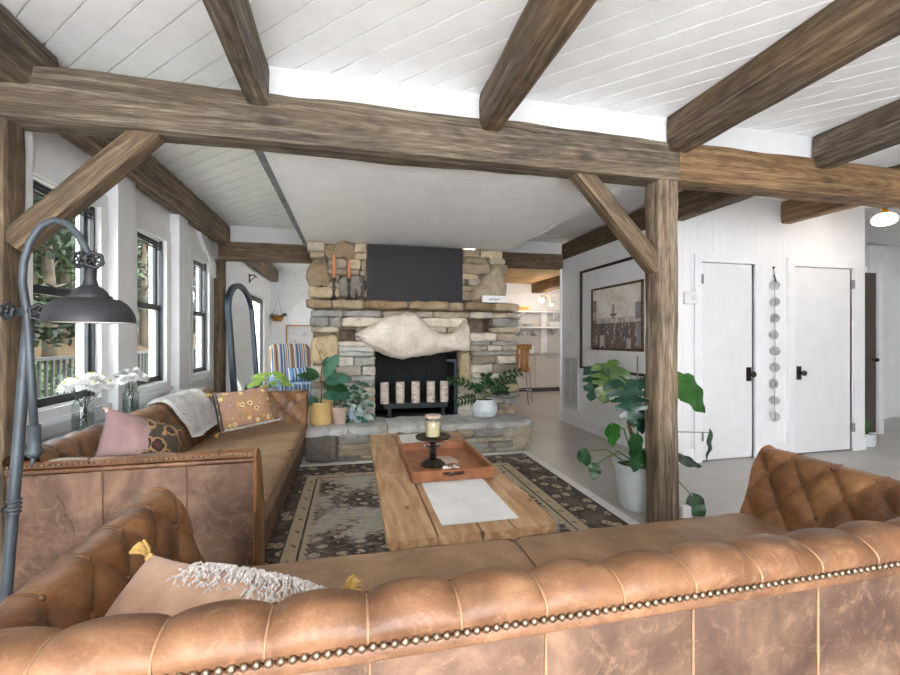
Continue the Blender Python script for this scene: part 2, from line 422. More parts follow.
# left wall with three sash windows and the glazed door beyond
WIN = [(2.80, 3.50), (4.02, 4.60), (5.30, 5.86)]
WZ0, WZ1 = .88, 2.22
mb = MB()
ys = [-3.4]
for a, b in WIN:
    mb.box(-1.87, -1.75, ys[-1], a, 0, H); mb.box(-1.87, -1.75, a, b, 0, WZ0); mb.box(-1.87, -1.75, a, b, WZ1, H); ys.append(b)
mb.box(-1.87, -1.75, ys[-1], 7.05, 0, H); mb.box(-1.87, -1.75, 7.05, 9.25, 2.06, H); mb.box(-1.87, -1.75, 9.25, 10.4, 0, H)
struct(mb.build('wall_left', 'wall', origin=(-1.8, 4, 0)), 'white window wall on the left')
for i, (a, b) in enumerate(WIN):
    w = sroot('window_%d' % (i+1), (-1.8, (a+b)/2, WZ0), ['sash window nearest the floor lamp', 'middle sash window behind the white flowers', 'far sash window beside the arched mirror'][i])
    O = Vector(w.location)
    def loc(mb, name, mat, sm=False):
        mb.v = [tuple(Vector(q)-O) for q in mb.v]; return mb.build(name, mat, w, sm)
    m = MB(); c = .085
    m.box(-1.75, -1.722, a-c, a+.0, WZ0-.06, WZ1+.1); m.box(-1.75, -1.722, b, b+c, WZ0-.06, WZ1+.1); m.box(-1.75, -1.722, a, b, WZ1, WZ1+.1)
    m.box(-1.75, -1.722, a, b, WZ0-.06, WZ0)
    loc(m, 'casing', 'trim')
    m = MB(); m.box(-1.87, -1.70, a-c-.02, b+c+.02, WZ0-.085, WZ0-.055); loc(m, 'sill', 'trim')
    m = MB(); m.box(-1.87, -1.75, a, a+.012, WZ0, WZ1); m.box(-1.87, -1.75, b-.012, b, WZ0, WZ1); m.box(-1.87, -1.75, a, b, WZ1-.012, WZ1); m.box(-1.87, -1.75, a, b, WZ0, WZ0+.012)
    loc(m, 'jamb', 'trim')
    m = MB(); zm = (WZ0+WZ1)/2+.03
    A, B = a+.014, b-.014
    for z0, z1, x0, x1 in ((zm-.02, WZ1-.012, -1.822, -1.798), (WZ0+.012, zm+.02, -1.796, -1.772)):
        m.box(x0, x1, A, A+.045, z0, z1); m.box(x0, x1, B-.045, B, z0, z1); m.box(x0, x1, A, B, z0, z0+.05); m.box(x0, x1, A, B, z1-.045, z1)
    for k in range(3): m.box(-1.772+.006*k, -1.764+.006*k, A, B, WZ1-.10+.022*k, WZ1-.088+.025*k)
    m.box(-1.775, -1.752, A, A+.02, WZ0+.012, WZ1-.012); m.box(-1.775, -1.752, B-.02, B, WZ0+.012, WZ1-.012)
    loc(m, 'sash_frame', 'sash')
    m = MB(); m.box(-1.812, -1.808, A+.04, B-.04, zm, WZ1-.05); m.box(-1.786, -1.782, A+.04, B-.04, WZ0+.06, zm)
    loc(m, 'pane', 'glass')
# boxed white posts on the window wall
for i, (a, b) in enumerate(((3.60, 3.86), (4.74, 4.98), (2.62, 2.74))):
    struct(MB().box(-1.75, -1.665, a, b, 0, 2.52).build('trim_%d' % (i+9), 'trim'), ['boxed white post between the first two windows', 'boxed white post between the far two windows', 'narrow white post beside the first window'][i])
# glazed sliding door in the sunroom
w = sroot('door_4', (-1.8, 8.15, 0), 'black framed glass sliding door of the sunroom')
m = MB(); m.box(.05, .09, -1.2, -1.1, 0, 2.06); m.box(.05, .09, 1.1, 1.2, 0, 2.06); m.box(.05, .09, -1.25, 1.25, 2.06, 2.2); m.build('casing', 'trim', w)
m = MB()
for a, b, x in ((-1.08, .05, -.03), (-.05, 1.08, .02)):
    m.box(x, x+.035, a, a+.08, .02, 2.05); m.box(x, x+.035, b-.08, b, .02, 2.05); m.box(x, x+.035, a, b, 1.97, 2.05); m.box(x, x+.035, a, b, .02, .14)
m.build('door_frame', 'sash', w)
MB().box(-.016, -.012, -1, 0, .14, 1.97).box(.034, .038, 0, 1, .14, 1.97).build('pane', 'glass', w)

# right hand walls: picture wall, door wall, hall and kitchen
struct(MB().box(3.2, 3.3, 3.8, 6.16, 0, 2.505).build('wall_right', 'wall_by', origin=(3.2, 3.8, 0)), 'white board wall with the big framed picture')
m = MB()
D1, D2 = (3.555, 4.225), (4.765, 5.605); DZ = 2.09
m.box(3.3, D1[0], 3.8, 3.9, 0, H); m.box(D1[0], D1[1], 3.8, 3.9, DZ, H); m.box(D1[1], D2[0], 3.8, 3.9, 0, H); m.box(D2[0], D2[1], 3.8, 3.9, DZ, H); m.box(D2[1], 5.81, 3.8, 3.9, 0, H)
struct(m.build('wall_doors', 'wall_bx', origin=(3.2, 3.8, 0)), 'white board wall with the two closet doors')
struct(MB().box(3.38, 5.81, 6.06, 6.16, 0, H).box(3.3, 3.38, 6.06, 6.16, 0, 2.5).box(5.71, 5.81, 3.9, 6.06, 0, H).build('wall_closet', 'wall'), 'white closet walls behind the two doors')
struct(MB().box(5.81, 9.0, 5.25, 5.35, 0, H).build('wall_hall', 'wall', origin=(7, 5.25, 0)), 'white wall at the far end of the hall')
for i, (a, b) in enumerate((D1, D2)):
    d = sroot('door_%d' % (i+1), ((a+b)/2, 3.82, 0), ['plain white closet door beside the timber post', 'plain white closet door at the end of the wall'][i])
    w = (b-a)/2
    MB().rbox(-w+.004, w-.004, -.012, .03, .012, DZ-.005, .004, 2).build('door_leaf', 'door', d)
    m = MB(); c = .095
    m.box(-w-c, -w-.004, -.045, -.02, 0, DZ+.085); m.box(w+.004, w+c, -.045, -.02, 0, DZ+.085); m.box(-w-.004, w+.004, -.045, -.02, DZ, DZ+.085)
    m.box(-w-.004, -w, -.02, .03, 0, DZ); m.box(w, w+.004, -.02, .03, 0, DZ)
    m.build('casing', 'trim', d)
    kx = (w-.055) if i == 0 else (-w+.085)
    m = MB(); m.rbox(kx-.032, kx+.032, -.022, -.012, .83, .98, .003, 1); m.build('knob_plate', 'knob', d)
    m = MB(); m.lathe([(.011, 0), (.011, .03), (.024, .035), (.030, .048), (.026, .06), (.0, .064)], 16, (kx+.008, -.022, .905), (0, -1, 0)); m.build('door_knob', 'knob', d, True)
    hx = -w-.002 if i == 0 else w+.002
    for hz in (.22, 1.86):
        MB().rbox(hx-.012, hx+.012, -.052, -.012, hz, hz+.10, .003, 1).build('hinge', 'hinge', d)
struct(MB().box(3.33, 3.46, 3.785, 3.8, 0, .14).box(4.325, 4.665, 3.785, 3.8, 0, .14).box(5.705, 5.81, 3.785, 3.8, 0, .14).build('baseboard_doors', 'trim'), 'white baseboard of the door wall')
struct(MB().box(3.182, 3.2, 3.8, 6.16, 0, .15).build('baseboard_right', 'trim'), 'white baseboard under the framed picture')
struct(MB().box(5.81, 9.0, 5.23, 5.25, 0, .13).build('baseboard_hall', 'trim'), 'white baseboard of the hall')
struct(MB().box(9.0, 9.1, -3.4, 5.35, 0, H).build('wall_east_blocker', 'wall'), 'white wall added past the hall to keep outside light out')  # unseen wall, added to block sun and sky from the right
struct(MB().box(2.4, 9.1, -3.5, -3.4, 0, H).build('wall_rear_blocker', 'wall'), 'white wall added behind the viewer to narrow the open rear daylight gap')  # unseen wall, added to cut rear daylight on the door wall
struct(MB().box(7.5, 7.6, 6.3, 10.3, 0, 2.7).build('wall_kitchen_blocker', 'wall'), 'white wall added beside the kitchen to shut out sky light')  # unseen wall, added to close off sky that overlit the kitchen
struct(MB().box(3.185, 3.215, 3.78, 3.8, 0, H).box(3.17, 3.3, 6.16, 6.18, 0, 2.5).box(3.44, 3.452, 3.788, 3.80, .14, 2.2).build('trim_12', 'trim'), 'white corner strips of the picture wall')
# hall bits
struct(MB().box(7.95, 8.35, 5.13, 5.25, 0, 2.75).build('trim_13', 'trim'), 'boxed white post at the end of the hall')
struct(MB().box(5.9, 9, 5.16, 5.25, 2.28, 2.42).box(6.6, 6.7, 5.16, 5.25, 1.7, 2.3, Matrix.Rotation(-.75, 3, 'Y')).build('trim_14', 'trim'), 'white painted brace and rail in the hall')
d = sroot('door_3', (6.2, 4.40, 0), 'dark brown door standing open in the hall')
MB().rbox(0, .70, -.02, .02, .02, 2.17, .004, 1).build('door_leaf', 'darkdoor', d)
MB().box(.70, .79, -.05, .05, 0, 2.25).build('jamb', 'trim', d)
m = MB(); m.lathe([(.01, 0), (.01, .04), (.026, .05), (.02, .07), (0, .074)], 12, (.63, -.02, 1.0), (0,-1,0)); m.build('door_knob', 'knob', d, True)

# sunroom and kitchen shells
struct(MB().box(-1.87, 1.9, 10.2, 10.3, 0, H).build('wall_sunroom', 'wall', origin=(0,10.2,0)), 'white rear wall of the sunroom')
struct(MB().box(-1.75, 1.9, 10.16, 10.2, 2.2, 2.34).box(-1.2, -1.12, 10.165, 10.2, 1.55, 2.75, Matrix.Rotation(.80, 3, 'Y')).build('trim_15', 'trim'), 'white painted rail and diagonal brace in the sunroom')
struct(MB().box(-1.75, 1.9, 6.3, 10.3, 2.8, 2.84).build('ceiling_sunroom', 'ceil'), 'white sunroom ceiling')
struct(MB().box(1.9, 7.5, 10.2, 10.3, 0, 2.0).build('wall_kitchen', 'taupewall'), 'taupe lower kitchen wall')
struct(MB().box(1.9, 7.5, 10.2, 10.3, 2.0, 2.9).build('wall_kitchen_upper', 'wall'), 'white upper kitchen wall')
struct(MB().box(1.9, 7.5, 6.3, 10.3, 2.66, 2.70).build('ceiling_kitchen', 'kceil'), 'pine board kitchen ceiling')
struct(MB().box(1.9, 5.4, 10.14, 10.2, 2.40, 2.66).box(4.70, 4.86, 10.165, 10.2, .92, 2.40).build('trim_16', 'wall'), 'pale rail and post on the kitchen wall')

# ------------------------------------------------------------------ timbers
def timber(name, label, cat, p0, p1, w, h, mat, up=(0,0,1), amp=.006, group=None):
    p0, p1 = Vector(p0), Vector(p1); d = p1-p0; L = d.length; x = d.normalized()
    u = Vector(up); z = (u-x*u.dot(x)).normalized(); y = z.cross(x)
    k = R.random()*50; n = max(4, int(L/.05)); mb = MB()
    sec = []
    c = .012; m = 5
    for (ax, ay, bx, by) in ((-1,-1,1,-1), (1,-1,1,1), (1,1,-1,1), (-1,1,-1,-1)):
        for q in range(m):
            f = q/m; X = (ax+(bx-ax)*f)*w/2; Z = (ay+(by-ay)*f)*h/2
            if q == 0: X *= 1-c/w*1.2; Z *= 1-c/h*1.2
            sec.append((X, Z))
    def fn(i, j):
        s = L*i/(n-1); X, Z = sec[j]
        dd = amp*(.7*noise.noise(Vector((s*1.3, X*9+k, Z*9)))+.25*noise.noise(Vector((s*6, X*14+k, Z*14))))
        edge = j % m == 0
        e = amp*.8*noise.noise(Vector((s*3.1, k+j, 0))) if edge else 0
        return Vector((s, X*(1+(dd+e)/w*2), Z*(1+(dd+e)/h*2)))
    ns = len(sec)
    mb.grid(n, ns, fn, cv=True)
    mb.f.append(tuple(range(ns-1, -1, -1))); mb.f.append(tuple((n-1)*ns+q for q in range(ns)))
    o = mb.build(name, mat, None, 'auto')
    o.matrix_world = Matrix((x, y, z)).transposed().to_4x4(); o.location = p0
    return tag(o, label, cat, group, 'thing')
BE, PO = 'beam', 'post'
timber('crossbeam', 'long rough-hewn crossbeam spanning the room from the left post to the monstera post', BE, (-1.72, 2.59, 2.505), (2.17, 2.59, 2.50), .18, .27, 't_grey', amp=.009)
timber('crossbeam', 'warm honey-brown crossbeam running right from the monstera post toward the pendant light', BE, (2.172, 2.59, 2.50), (8.9, 2.59, 2.50), .18, .265, 't_warm', amp=.009)
for x, lab, mt, ww in ((-.50, 'front joist closest to the left wall, showing figured grain underneath', 't_grey', .115), (.828, 'front joist meeting the crossbeam above the middle of the room', 't_mid', .14),
                   (2.165, 'front joist landing on the crossbeam right above the timber post', 't_mid', .16), (3.42, 'front joist at far right, running to the crossbeam beyond the post', 't_grey', .16)):
    timber('ceiling_joist', lab, BE, (x, -3.3, 2.68), (x, 2.52, 2.68), ww, .245, mt)
timber('wall_plate_beam', 'grey beam along the top of the window wall, far bay', BE, (-1.655, 2.71, 2.655), (-1.655, 6.22, 2.655), .15, .27, 't_post')
timber('wall_plate_beam', 'grey beam in the upper left corner, in front of the crossbeam', BE, (-1.61, -3.3, 2.665), (-1.61, 2.70, 2.665), .17, .265, 't_grey')
timber('wall_plate_beam', 'brown beam along the top of the picture wall', BE, (3.29, 2.69, 2.64), (3.29, 6.19, 2.64), .16, .27, 't_mid')
timber('ceiling_joist', 'short warm beam ending above the closet doors', BE, (4.66, 2.69, 2.67), (4.66, 3.79, 2.67), .15, .24, 't_warm')
timber('back_beam', 'brown beam from the window wall to the left side of the chimney', BE, (-1.7, 6.2, 2.44), (-.40, 6.2, 2.44), .14, .245, 't_mid')
timber('back_beam', 'dark brown beam over the kitchen opening right of the chimney', BE, (1.95, 6.2, 2.48), (3.2, 6.2, 2.48), .14, .23, 't_mid')
timber('sunroom_beam', 'pale beam high on the left wall of the sunroom', BE, (-1.665, 6.35, 2.655), (-1.665, 10.1, 2.655), .16, .26, 't_post')
timber('kitchen_beam', 'honey coloured beam under the kitchen ceiling', BE, (4.55, 7.0, 2.535), (4.55, 10.1, 2.535), .28, .24, 't_warm')
timber('timber_post', 'rough square timber post standing beside the potted monstera', PO, (2.095, 2.585, 0), (2.095, 2.585, 2.37), .15, .165, 't_post', (1,0,0), .009)
timber('timber_post', 'timber post at the left edge of the picture, behind the floor lamp', PO, (-1.695, 2.585, 0), (-1.695, 2.585, 2.37), .15, .105, 't_mid', (1,0,0), .008)
timber('timber_post', 'dark timber post behind the arched mirror', PO, (-1.70, 6.2, 0), (-1.70, 6.2, 2.32), .15, .13, 't_mid', (1,0,0), .006)
timber('knee_brace', 'slanted brace from the left post up to the crossbeam', 'brace', (-1.645, 2.585, 1.77), (-1.03, 2.585, 2.40), .115, .12, 't_mid')
timber('knee_brace', 'slanted brace from the crossbeam down to the post by the monstera', 'brace', (1.44, 2.585, 2.42), (2.05, 2.585, 1.78), .11, .12, 't_mid')
struct(MB().poly_prism([(5.36, 2.60), (6.05, 2.06), (6.05, 2.24), (5.56, 2.62)], lambda y, z: (-1.75, y, z), lambda y, z: (-1.70, y, z)).build('trim_17', 'trim'), 'white painted brace on the window wall')

# ------------------------------------------------------------------ stone fireplace
PAL = [(200,198,194), (216,212,206), (208,194,172), (226,218,204), (178,164,146), (210,194,168), (184,185,184), (234,230,224), (200,190,174), (190,182,170), (168,166,164), (150,140,128)]
def tone(p=None, j=.08):
    c = p or R.choice(PAL); k = 1+R.uniform(-j, j); return lin(tuple(min(255, x*k) for x in c))
def stone(mb, cx, cy, cz, w, h, d, col=None, p=7, wob=.17, n=8):
    """one rounded, lumpy stone: a cube grid pulled to a superellipsoid and roughened"""
    mb.tone = tone(col); k = R.random()*90
    faces = [((1,0,0),(0,1,0),(0,0,1)), ((-1,0,0),(0,0,1),(0,1,0)), ((0,1,0),(0,0,1),(1,0,0)), ((0,-1,0),(1,0,0),(0,0,1)), ((0,0,1),(1,0,0),(0,1,0)), ((0,0,-1),(0,1,0),(1,0,0))]
    m = min(w, h)
    for c, u, v in faces:
        c, u, v = Vector(c), Vector(u), Vector(v)
        if c.y > 0: continue
        def fn(i, j):
            q = c+u*(2*i/(n-1)-1)+v*(2*j/(n-1)-1)
            l = (abs(q.x)**p+abs(q.y)**p+abs(q.z)**p)**(1/p); q = q/l
            P = Vector((q.x*w/2, q.y*d/2, q.z*h/2))
            e = noise.noise_vector(Vector((P.x/m*.9+k, P.y/m*.9, P.z/m*.9)))*m*wob+noise.noise_vector(Vector((P.x/m*2.6+k, P.y/m*2.6, P.z/m*2.6+9)))*m*wob*.45
            e.x *= .8
            return Vector((cx, cy, cz))+P+e
        mb.grid(n, n, fn)
def holes_grid(mb, x0, x1, z0, z1, y0, y1, holes):
    xs = sorted({x0, x1}|{q for h in holes for q in h[:2]}); zs = sorted({z0, z1}|{q for h in holes for q in h[2:]})
    for a, b in zip(xs, xs[1:]):
        for c, d in zip(zs, zs[1:]):
            mx, mz = (a+b)/2, (c+d)/2
            if any(h[0] < mx < h[1] and h[2] < mz < h[3] for h in holes): continue
            mb.box(a, b, y0, y1, c, d)
def lay(mb, x0, x1, z0, z1, yf, holes, hmin, hmax, wmin, wmax, pal=None, prot=.05, edge=.03):
    z = z0
    while z < z1-.02:
        h = min(R.uniform(hmin, hmax), z1-z)
        if z1-z-h < .03: h = z1-z
        iv = [(x0+R.uniform(-edge, edge)*.5, x1+R.uniform(-edge, edge))]
        for hx0, hx1, hz0, hz1 in holes:
            if hz0 < z+h-.012 and hz1 > z+.012:
                nv = []
                for a, b in iv:
                    if hx1 <= a or hx0 >= b: nv.append((a, b)); continue
                    if hx0-a > .03: nv.append((a, hx0))
                    if b-hx1 > .03: nv.append((hx1, b))
                iv = nv
        for a, b in iv:
            x = a
            while x < b-.01:
                w = R.uniform(wmin, wmax)*(1.3 if h < .07 else 1)
                if b-x-w < wmin*.8: w = b-x
                pr = R.uniform(0, prot)
                stone(mb, x+w/2, yf+.08-pr, z+h/2, w*1.0, h*1.0, .2, pal and R.choice(pal))
                x += w
        z += h
HO = Vector((.75, 5.15, 0))
fp = thing('stone_fireplace', 'floor to ceiling fieldstone chimney with open hearth in the middle of the room', 'fireplace', HO)
def fpart(mb, name, mat, sm=False):
    mb.v = [tuple(Vector(q)-HO) for q in mb.v]; return mb.build(name, mat, fp, sm)
FB = (.265, 1.275, .33, 1.13); N1 = (-.14, .035, 1.25, 1.395); N2 = (1.39, 1.69, 1.35, 1.545)
m = MB(); holes_grid(m, -.44, 2.0, 0, 1.70, 5.2, 5.45, [FB, N1, N2]); holes_grid(m, -.44, 2.0, 0, 1.70, 5.45, 5.8, [FB])
m.box(-.44, 2.0, 5.8, 6.4, 0, 1.7); m.box(-.44, 1.88, 5.26, 6.4, 1.7, 2.4115)
fpart(m, 'mortar_core', 'mortar')
bigs = [(-.46, -.16, .98, 1.32), (1.285, 1.43, .72, 1.12), (1.56, 1.94, 1.76, 2.06), (-.30, .02, 2.22, 2.41), (-.48, -.28, 1.90, 2.14), (-.14, .14, 1.76, 2.02)]
m = MB()
lay(m, -.47, 2.04, .34, 1.61, 5.13, [FB, N1, N2]+bigs, .035, .115, .13, .50)
UP = [(192,178,156), (174,158,136), (204,188,160), (186,176,162), (196,182,158), (164,150,132)]
lay(m, -.48, 1.90, 1.76, 2.40, 5.19, bigs, .05, .13, .14, .42, UP)
stone(m, -.31, 5.22, 1.15, .31, .34, .22, (222,200,164), 6, .10, 14)
stone(m, 1.357, 5.2, .92, .145, .41, .2, (204,186,150), 5, .07, 9)
stone(m, -.14, 5.25, 2.30, .34, .21, .28, (158,138,112), 6, .34, 22)
stone(m, -.385, 5.25, 2.02, .22, .26, .26, (168,148,122), 6, .34, 20)
stone(m, 0, 5.24, 1.89, .29, .27, .2, (168,164,158), 3.5, .12, 10)
fpart(m, 'stone_facing', 'stone', True)
# the pale leaning slab at the upper right
pts = [(1.44, 1.745), (1.455, 1.86), (1.53, 1.97), (1.63, 2.08), (1.73, 2.205), (1.80, 2.22), (1.86, 2.10), (1.915, 1.93), (1.90, 1.80), (1.885, 1.745)]
m = MB(); m.tone = tone((182,168,148), 0)
cx, cz = 1.69, 1.93
def slab(i, j):
    k = i/7; x, z = pts[j % len(pts)] if True else (0, 0)
    e = 1 if k > .999 else k
    return (cx+(x-cx)*e, 5.115-.05*math.sqrt(max(0, 1-k**4))+.02*nz((x*k, z*k, 2), 5)+(.10 if k > .999 else 0), cz+(z-cz)*e)
m.grid(8, len(pts), slab, cv=True)
fpart(m, 'leaning_slab', 'stone', True)
m = MB()
x = -.50
for w in (.28, .36, .52, .50, .18, .38, .34):
    stone(m, x+w/2, 5.12, 1.675+R.uniform(-.008, .008), w*1.02, .10, .30, R.choice([(186,164,132), (196,178,150), (160,134,104), (178,168,150)]), 5, .13, 10); x += w*.985
fpart(m, 'ledge', 'stone', True)
m = MB(); m.box(.255, 1.285, 5.46, 5.8, .30, .345); m.box(.262, .275, 5.18, 5.75, .33, 1.13); m.box(1.262, 1.275, 5.18, 5.75, .33, 1.13); m.box(.265, 1.275, 5.735, 5.75, .33, 1.13); m.box(.265, 1.275, 5.18, 5.75, 1.115, 1.13); m.box(.265, 1.275, 5.2, 5.75, .33, .345)
m.box(.62, .98, 5.70, 5.735, .50, .86)
fpart(m, 'firebox_lining', 'soot')
m = MB(); m.box(1.235, 1.26, 5.17, 5.20, .34, 1.02); m.box(1.14, 1.26, 5.17, 5.20, 1.0, 1.03)
fpart(m, 'iron_bracket', 'navyframe')
# whale shaped boulder above the opening
FISH = [(0.02,1.333,1.328),(0.055,1.363,1.305),(0.125,1.394,1.262),(0.225,1.456,1.179),(0.327,1.519,1.117),(0.45,1.572,1.064),(0.575,1.599,1.042),(0.722,1.592,1.061),(0.828,1.513,1.081),(0.914,1.418,1.086),(1.022,1.362,1.112),(1.131,1.340,1.130),(1.196,1.366,1.132),(1.252,1.453,1.131),(1.307,1.518,1.131),(1.352,1.507,1.133),(1.38,1.41,1.145),(1.392,1.28,1.18),(1.397,1.24,1.23)]
m = MB()
def interp(x):
    for a, b in zip(FISH, FISH[1:]):
        if a[0] <= x <= b[0]:
            k = (x-a[0])/(b[0]-a[0]); return a[1]+(b[1]-a[1])*k, a[2]+(b[2]-a[2])*k
    return FISH[-1][1:]
NX, NA = 70, 28
def fish(i, j):
    x = .02+1.377*(.5-.5*math.cos(PI*(i/(NX-1))))
    u, l = interp(x); hh = (u-l)/2; a = 2*PI*j/NA
    D = min(.21, .06+hh*.62)
    p = Vector((x, 5.10-D*math.copysign(abs(math.sin(a))**.8, math.sin(a)), (u+l)/2+hh*math.copysign(abs(math.cos(a))**.9, math.cos(a))))
    return p+noise.noise_vector(p*7)*.022+noise.noise_vector(p*22)*.008
m.grid(NX, NA, fish, cv=True)
fpart(m, 'mantel_boulder', 'boulder', True)
# raised hearth
m = MB(); m.box(-.44, 2.0, 4.72, 5.3, 0, .28); fpart(m, 'hearth_core', 'mortar')
m = MB()
lay(m, -.15, 1.80, .0, .28, 4.65, [], .05, .10, .16, .42, [(192,190,184), (208,202,190), (176,174,170), (214,204,184), (166,162,158), (198,184,160)], .04)
stone(m, -.315, 4.75, .14, .33, .30, .24, (138,132,126), 6, .07, 12)
stone(m, 1.91, 4.75, .16, .23, .31, .26, (190,180,160), 5, .10, 12)
for yy in (4.86, 5.1): 
    stone(m, 1.95, yy+.04, .14, .2, .27, .24, None, 5, .1); stone(m, -.38, yy+.04, .14, .2, .27, .24, None, 5, .1)
fpart(m, 'hearth_facing', 'stone', True)
m = MB(); x = -.50
for w, h in ((.46, .085), (.42, .10), (.55, .08), (.62, .085), (.50, .09)):
    mm = MB(); stone(m, x+w/2, 4.94, .302, w*1.05, h, .60+R.uniform(0, .05), R.choice([(222,224,228), (210,212,216), (226,226,224)]), 7, .16, 16); x += w
fpart(m, 'hearth_slabs', 'stone', True)

# things in and on the fireplace
g = thing('fire_bench', 'low black iron bench carrying five candles inside the firebox', 'candle bench', (.77, 5.27, .345))
m = MB(); m.rbox(-.39, .39, -.06, .06, .09, .155, .008, 2); m.build('bench_top', 'black', g)
for x in (-.33, .33): MB().box(x-.02, x+.02, -.05, .05, 0, .095).build('leg', 'black', g)
cl = ['leftmost birch bark candle in the firebox', 'second birch bark candle from the left in the firebox', 'middle birch bark candle of the five in the firebox', 'second birch bark candle from the right in the firebox', 'rightmost birch bark candle in the firebox']
for i, x in enumerate((.385, .575, .765, .955, 1.125)):
    c = thing('pillar_candle', cl[i], 'candle', (x, 5.262, .5005), i*1.3, 'birch candles on the fire bench')
    MB().lathe([(.0, 0), (.052, 0), (.053, .02), (.053, .245), (.051, .255), (.046, .250), (0, .246)], 24).build('candle_body', 'birch', c, 'auto')
    MB().tube([(0, 0, .245), (.002, 0, .262)], .002, 6).build('wick', 'black', c)
tv = thing('television', 'wide flat screen television hung on the chimney above the stone ledge', 'tv', (.74, 5.10, 2.05))
MB().rbox(-.575, .575, -.03, .03, -.335, .335, .006, 2).build('tv_housing', 'tvframe', tv)
MB().box(-.567, .567, -.034, -.028, -.322, .327).build('screen', 'tvscreen', tv)
MB().rbox(-.2, .2, .03, .14, -.15, .15, .005, 1).build('wall_mount', 'black', tv)
s = thing('ledge_sign', 'small white box sign with a grey leaf sprig on the stone ledge', 'sign', (1.70, 5.03, 1.728))
MB().rbox(-.155, .155, -.02, .02, 0, .085, .004, 2).build('sign_board', 'trim', s)
m = MB(); m.tube([(-.07, -.022, .042), (-.03, -.0225, .034), (.02, -.0225, .034), (.075, -.022, .048)], .003, 6)
for k in range(6): m.ball((-.05+.02*k, -.022, .045 if k % 2 else .03), .007, 5, (1.4, .3, .7))
m.build('sprig', 'hinge', s, True)
for i, (x, z0, zt, lab) in enumerate(((-.20, 1.728, 2.24, 'taller coral taper in a twisted dark holder, left on the stone ledge'), (-.035, 1.728, 2.175, 'shorter coral taper in a twisted dark holder, nearer the television'))):
    c = thing('taper_candlestick', lab, 'candlestick', (x, 5.03, z0), 0, 'candlesticks on the stone ledge')
    h = .245
    m = MB(); m.lathe([(.045, 0), (.045, .01), (.02, .018), (.012, .03)], 16)
    for q in range(2):
        m.tube([(.012*math.cos(k*.55+q*PI), .012*math.sin(k*.55+q*PI), .03+k*.0165) for k in range(12)], .0085, 7)
    m.lathe([(.012, h-.035), (.026, h-.022), (.020, h-.006), (.026, h)], 14)
    m.build('holder', 'iron', c, True)
    MB().lathe([(.017, h-.004), (.016, zt-z0-.02), (.008, zt-z0), (0, zt-z0)], 12).build('taper', 'copper_wax', c, True)
c = thing('iron_hook', 'small dark iron hook ornament on the ledge beside the candlesticks', 'ornament', (.075, 5.03, 1.728))
MB().tube([(-.03, 0, .0), (-.03, 0, .12), (-.02, 0, .05), (.0, 0, .03), (.03, 0, .06), (.035, 0, .17)], .008, 7).build('hook', 'iron', c, True)

# ------------------------------------------------------------------ sofas
def resample(pts, n):
    pts = [Vector(p) for p in pts]
    # Catmull-Rom then even arclength
    q = []
    for i in range(len(pts)-1):
        p0, p1, p2, p3 = pts[max(i-1, 0)], pts[i], pts[i+1], pts[min(i+2, len(pts)-1)]
        for k in range(12):
            t = k/12; q.append(.5*((2*p1)+(p2-p0)*t+(2*p0-5*p1+4*p2-p3)*t*t+(3*p1-p0-3*p2+p3)*t**3))
    q.append(pts[-1]); L = [0]
    for a, b in zip(q, q[1:]): L.append(L[-1]+(b-a).length)
    out = []; j = 0
    for i in range(n):
        s = L[-1]*i/(n-1)
        while j < len(L)-2 and L[j+1] < s: j += 1
        k = (s-L[j])/max(1e-9, L[j+1]-L[j]); out.append((q[j].lerp(q[j+1], k), s))
    return out
def tufted(prof, L, a, b, t0, A, n_t, step, mapf, s_off=0.0, ramp=None):
    """mapf(s, d, z): along length, across depth, height. returns meshes: skin, piping, buttons"""
    P = resample(prof, n_t); nrm = []
    for i in range(n_t):
        d = P[min(i+1, n_t-1)][0]-P[max(i-1, 0)][0]; nrm.append(Vector((-d.y, d.x)).normalized())
    T = P[-1][1]; ns = int(L/step)+1
    def disp(s, t):
        m = abs(math.sin(PI*(s-s_off)/a))
        if t < t0: B = m**.5
        else:
            tau = (t-t0)/(b/2); p = (s-s_off)/a+tau/2; q = (s-s_off)/a-tau/2
            B = (abs(math.sin(PI*p))*abs(math.sin(PI*q)))**.42 if tau > .001 else m**.84
            w = smooth(0, .25, tau); B = B*w+(1-w)*(m**.5)
        r = (smooth(*ramp, t) if ramp else smooth(0, t0*.55, t))*smooth(T, T*.93, t)
        return A*B*r+.004*noise.noise(Vector((s*11, t*11, 3)))*smooth(0, .03, t)
    def pos(s, i, extra=0):
        (p, t) = P[i]; q = p+nrm[i]*(disp(s, t)+extra)
        return mapf(s, q.x, q.y)
    skin = MB(); skin.grid(ns, n_t, lambda i, j: pos(min(L, i*step) if i < ns-1 else L, j))
    pipe = MB(); but = MB()
    k0 = math.ceil(-s_off/a+.1)
    it0 = min(range(n_t), key=lambda i: abs(P[i][1]-t0))
    s = s_off+k0*a
    while s < L-.02:
        if s > .02:
            pts = [pos(s, i, .0015) for i in range(1, it0+1)]
            pipe.tube(pts, .003, 6)
        s += a
    row = 0
    while t0+row*b/2 < T-.05:
        i = min(range(n_t), key=lambda q: abs(P[q][1]-(t0+row*b/2)))
        s = s_off+(k0-1)*a+(a/2 if row % 2 else 0)
        while s < L-.03:
            if s > .03:
                c = Vector(pos(s, i, .001)); but.ball(c, .0095, 6)
            s += a
        row += 1
    return skin, pipe, but
SD = .97
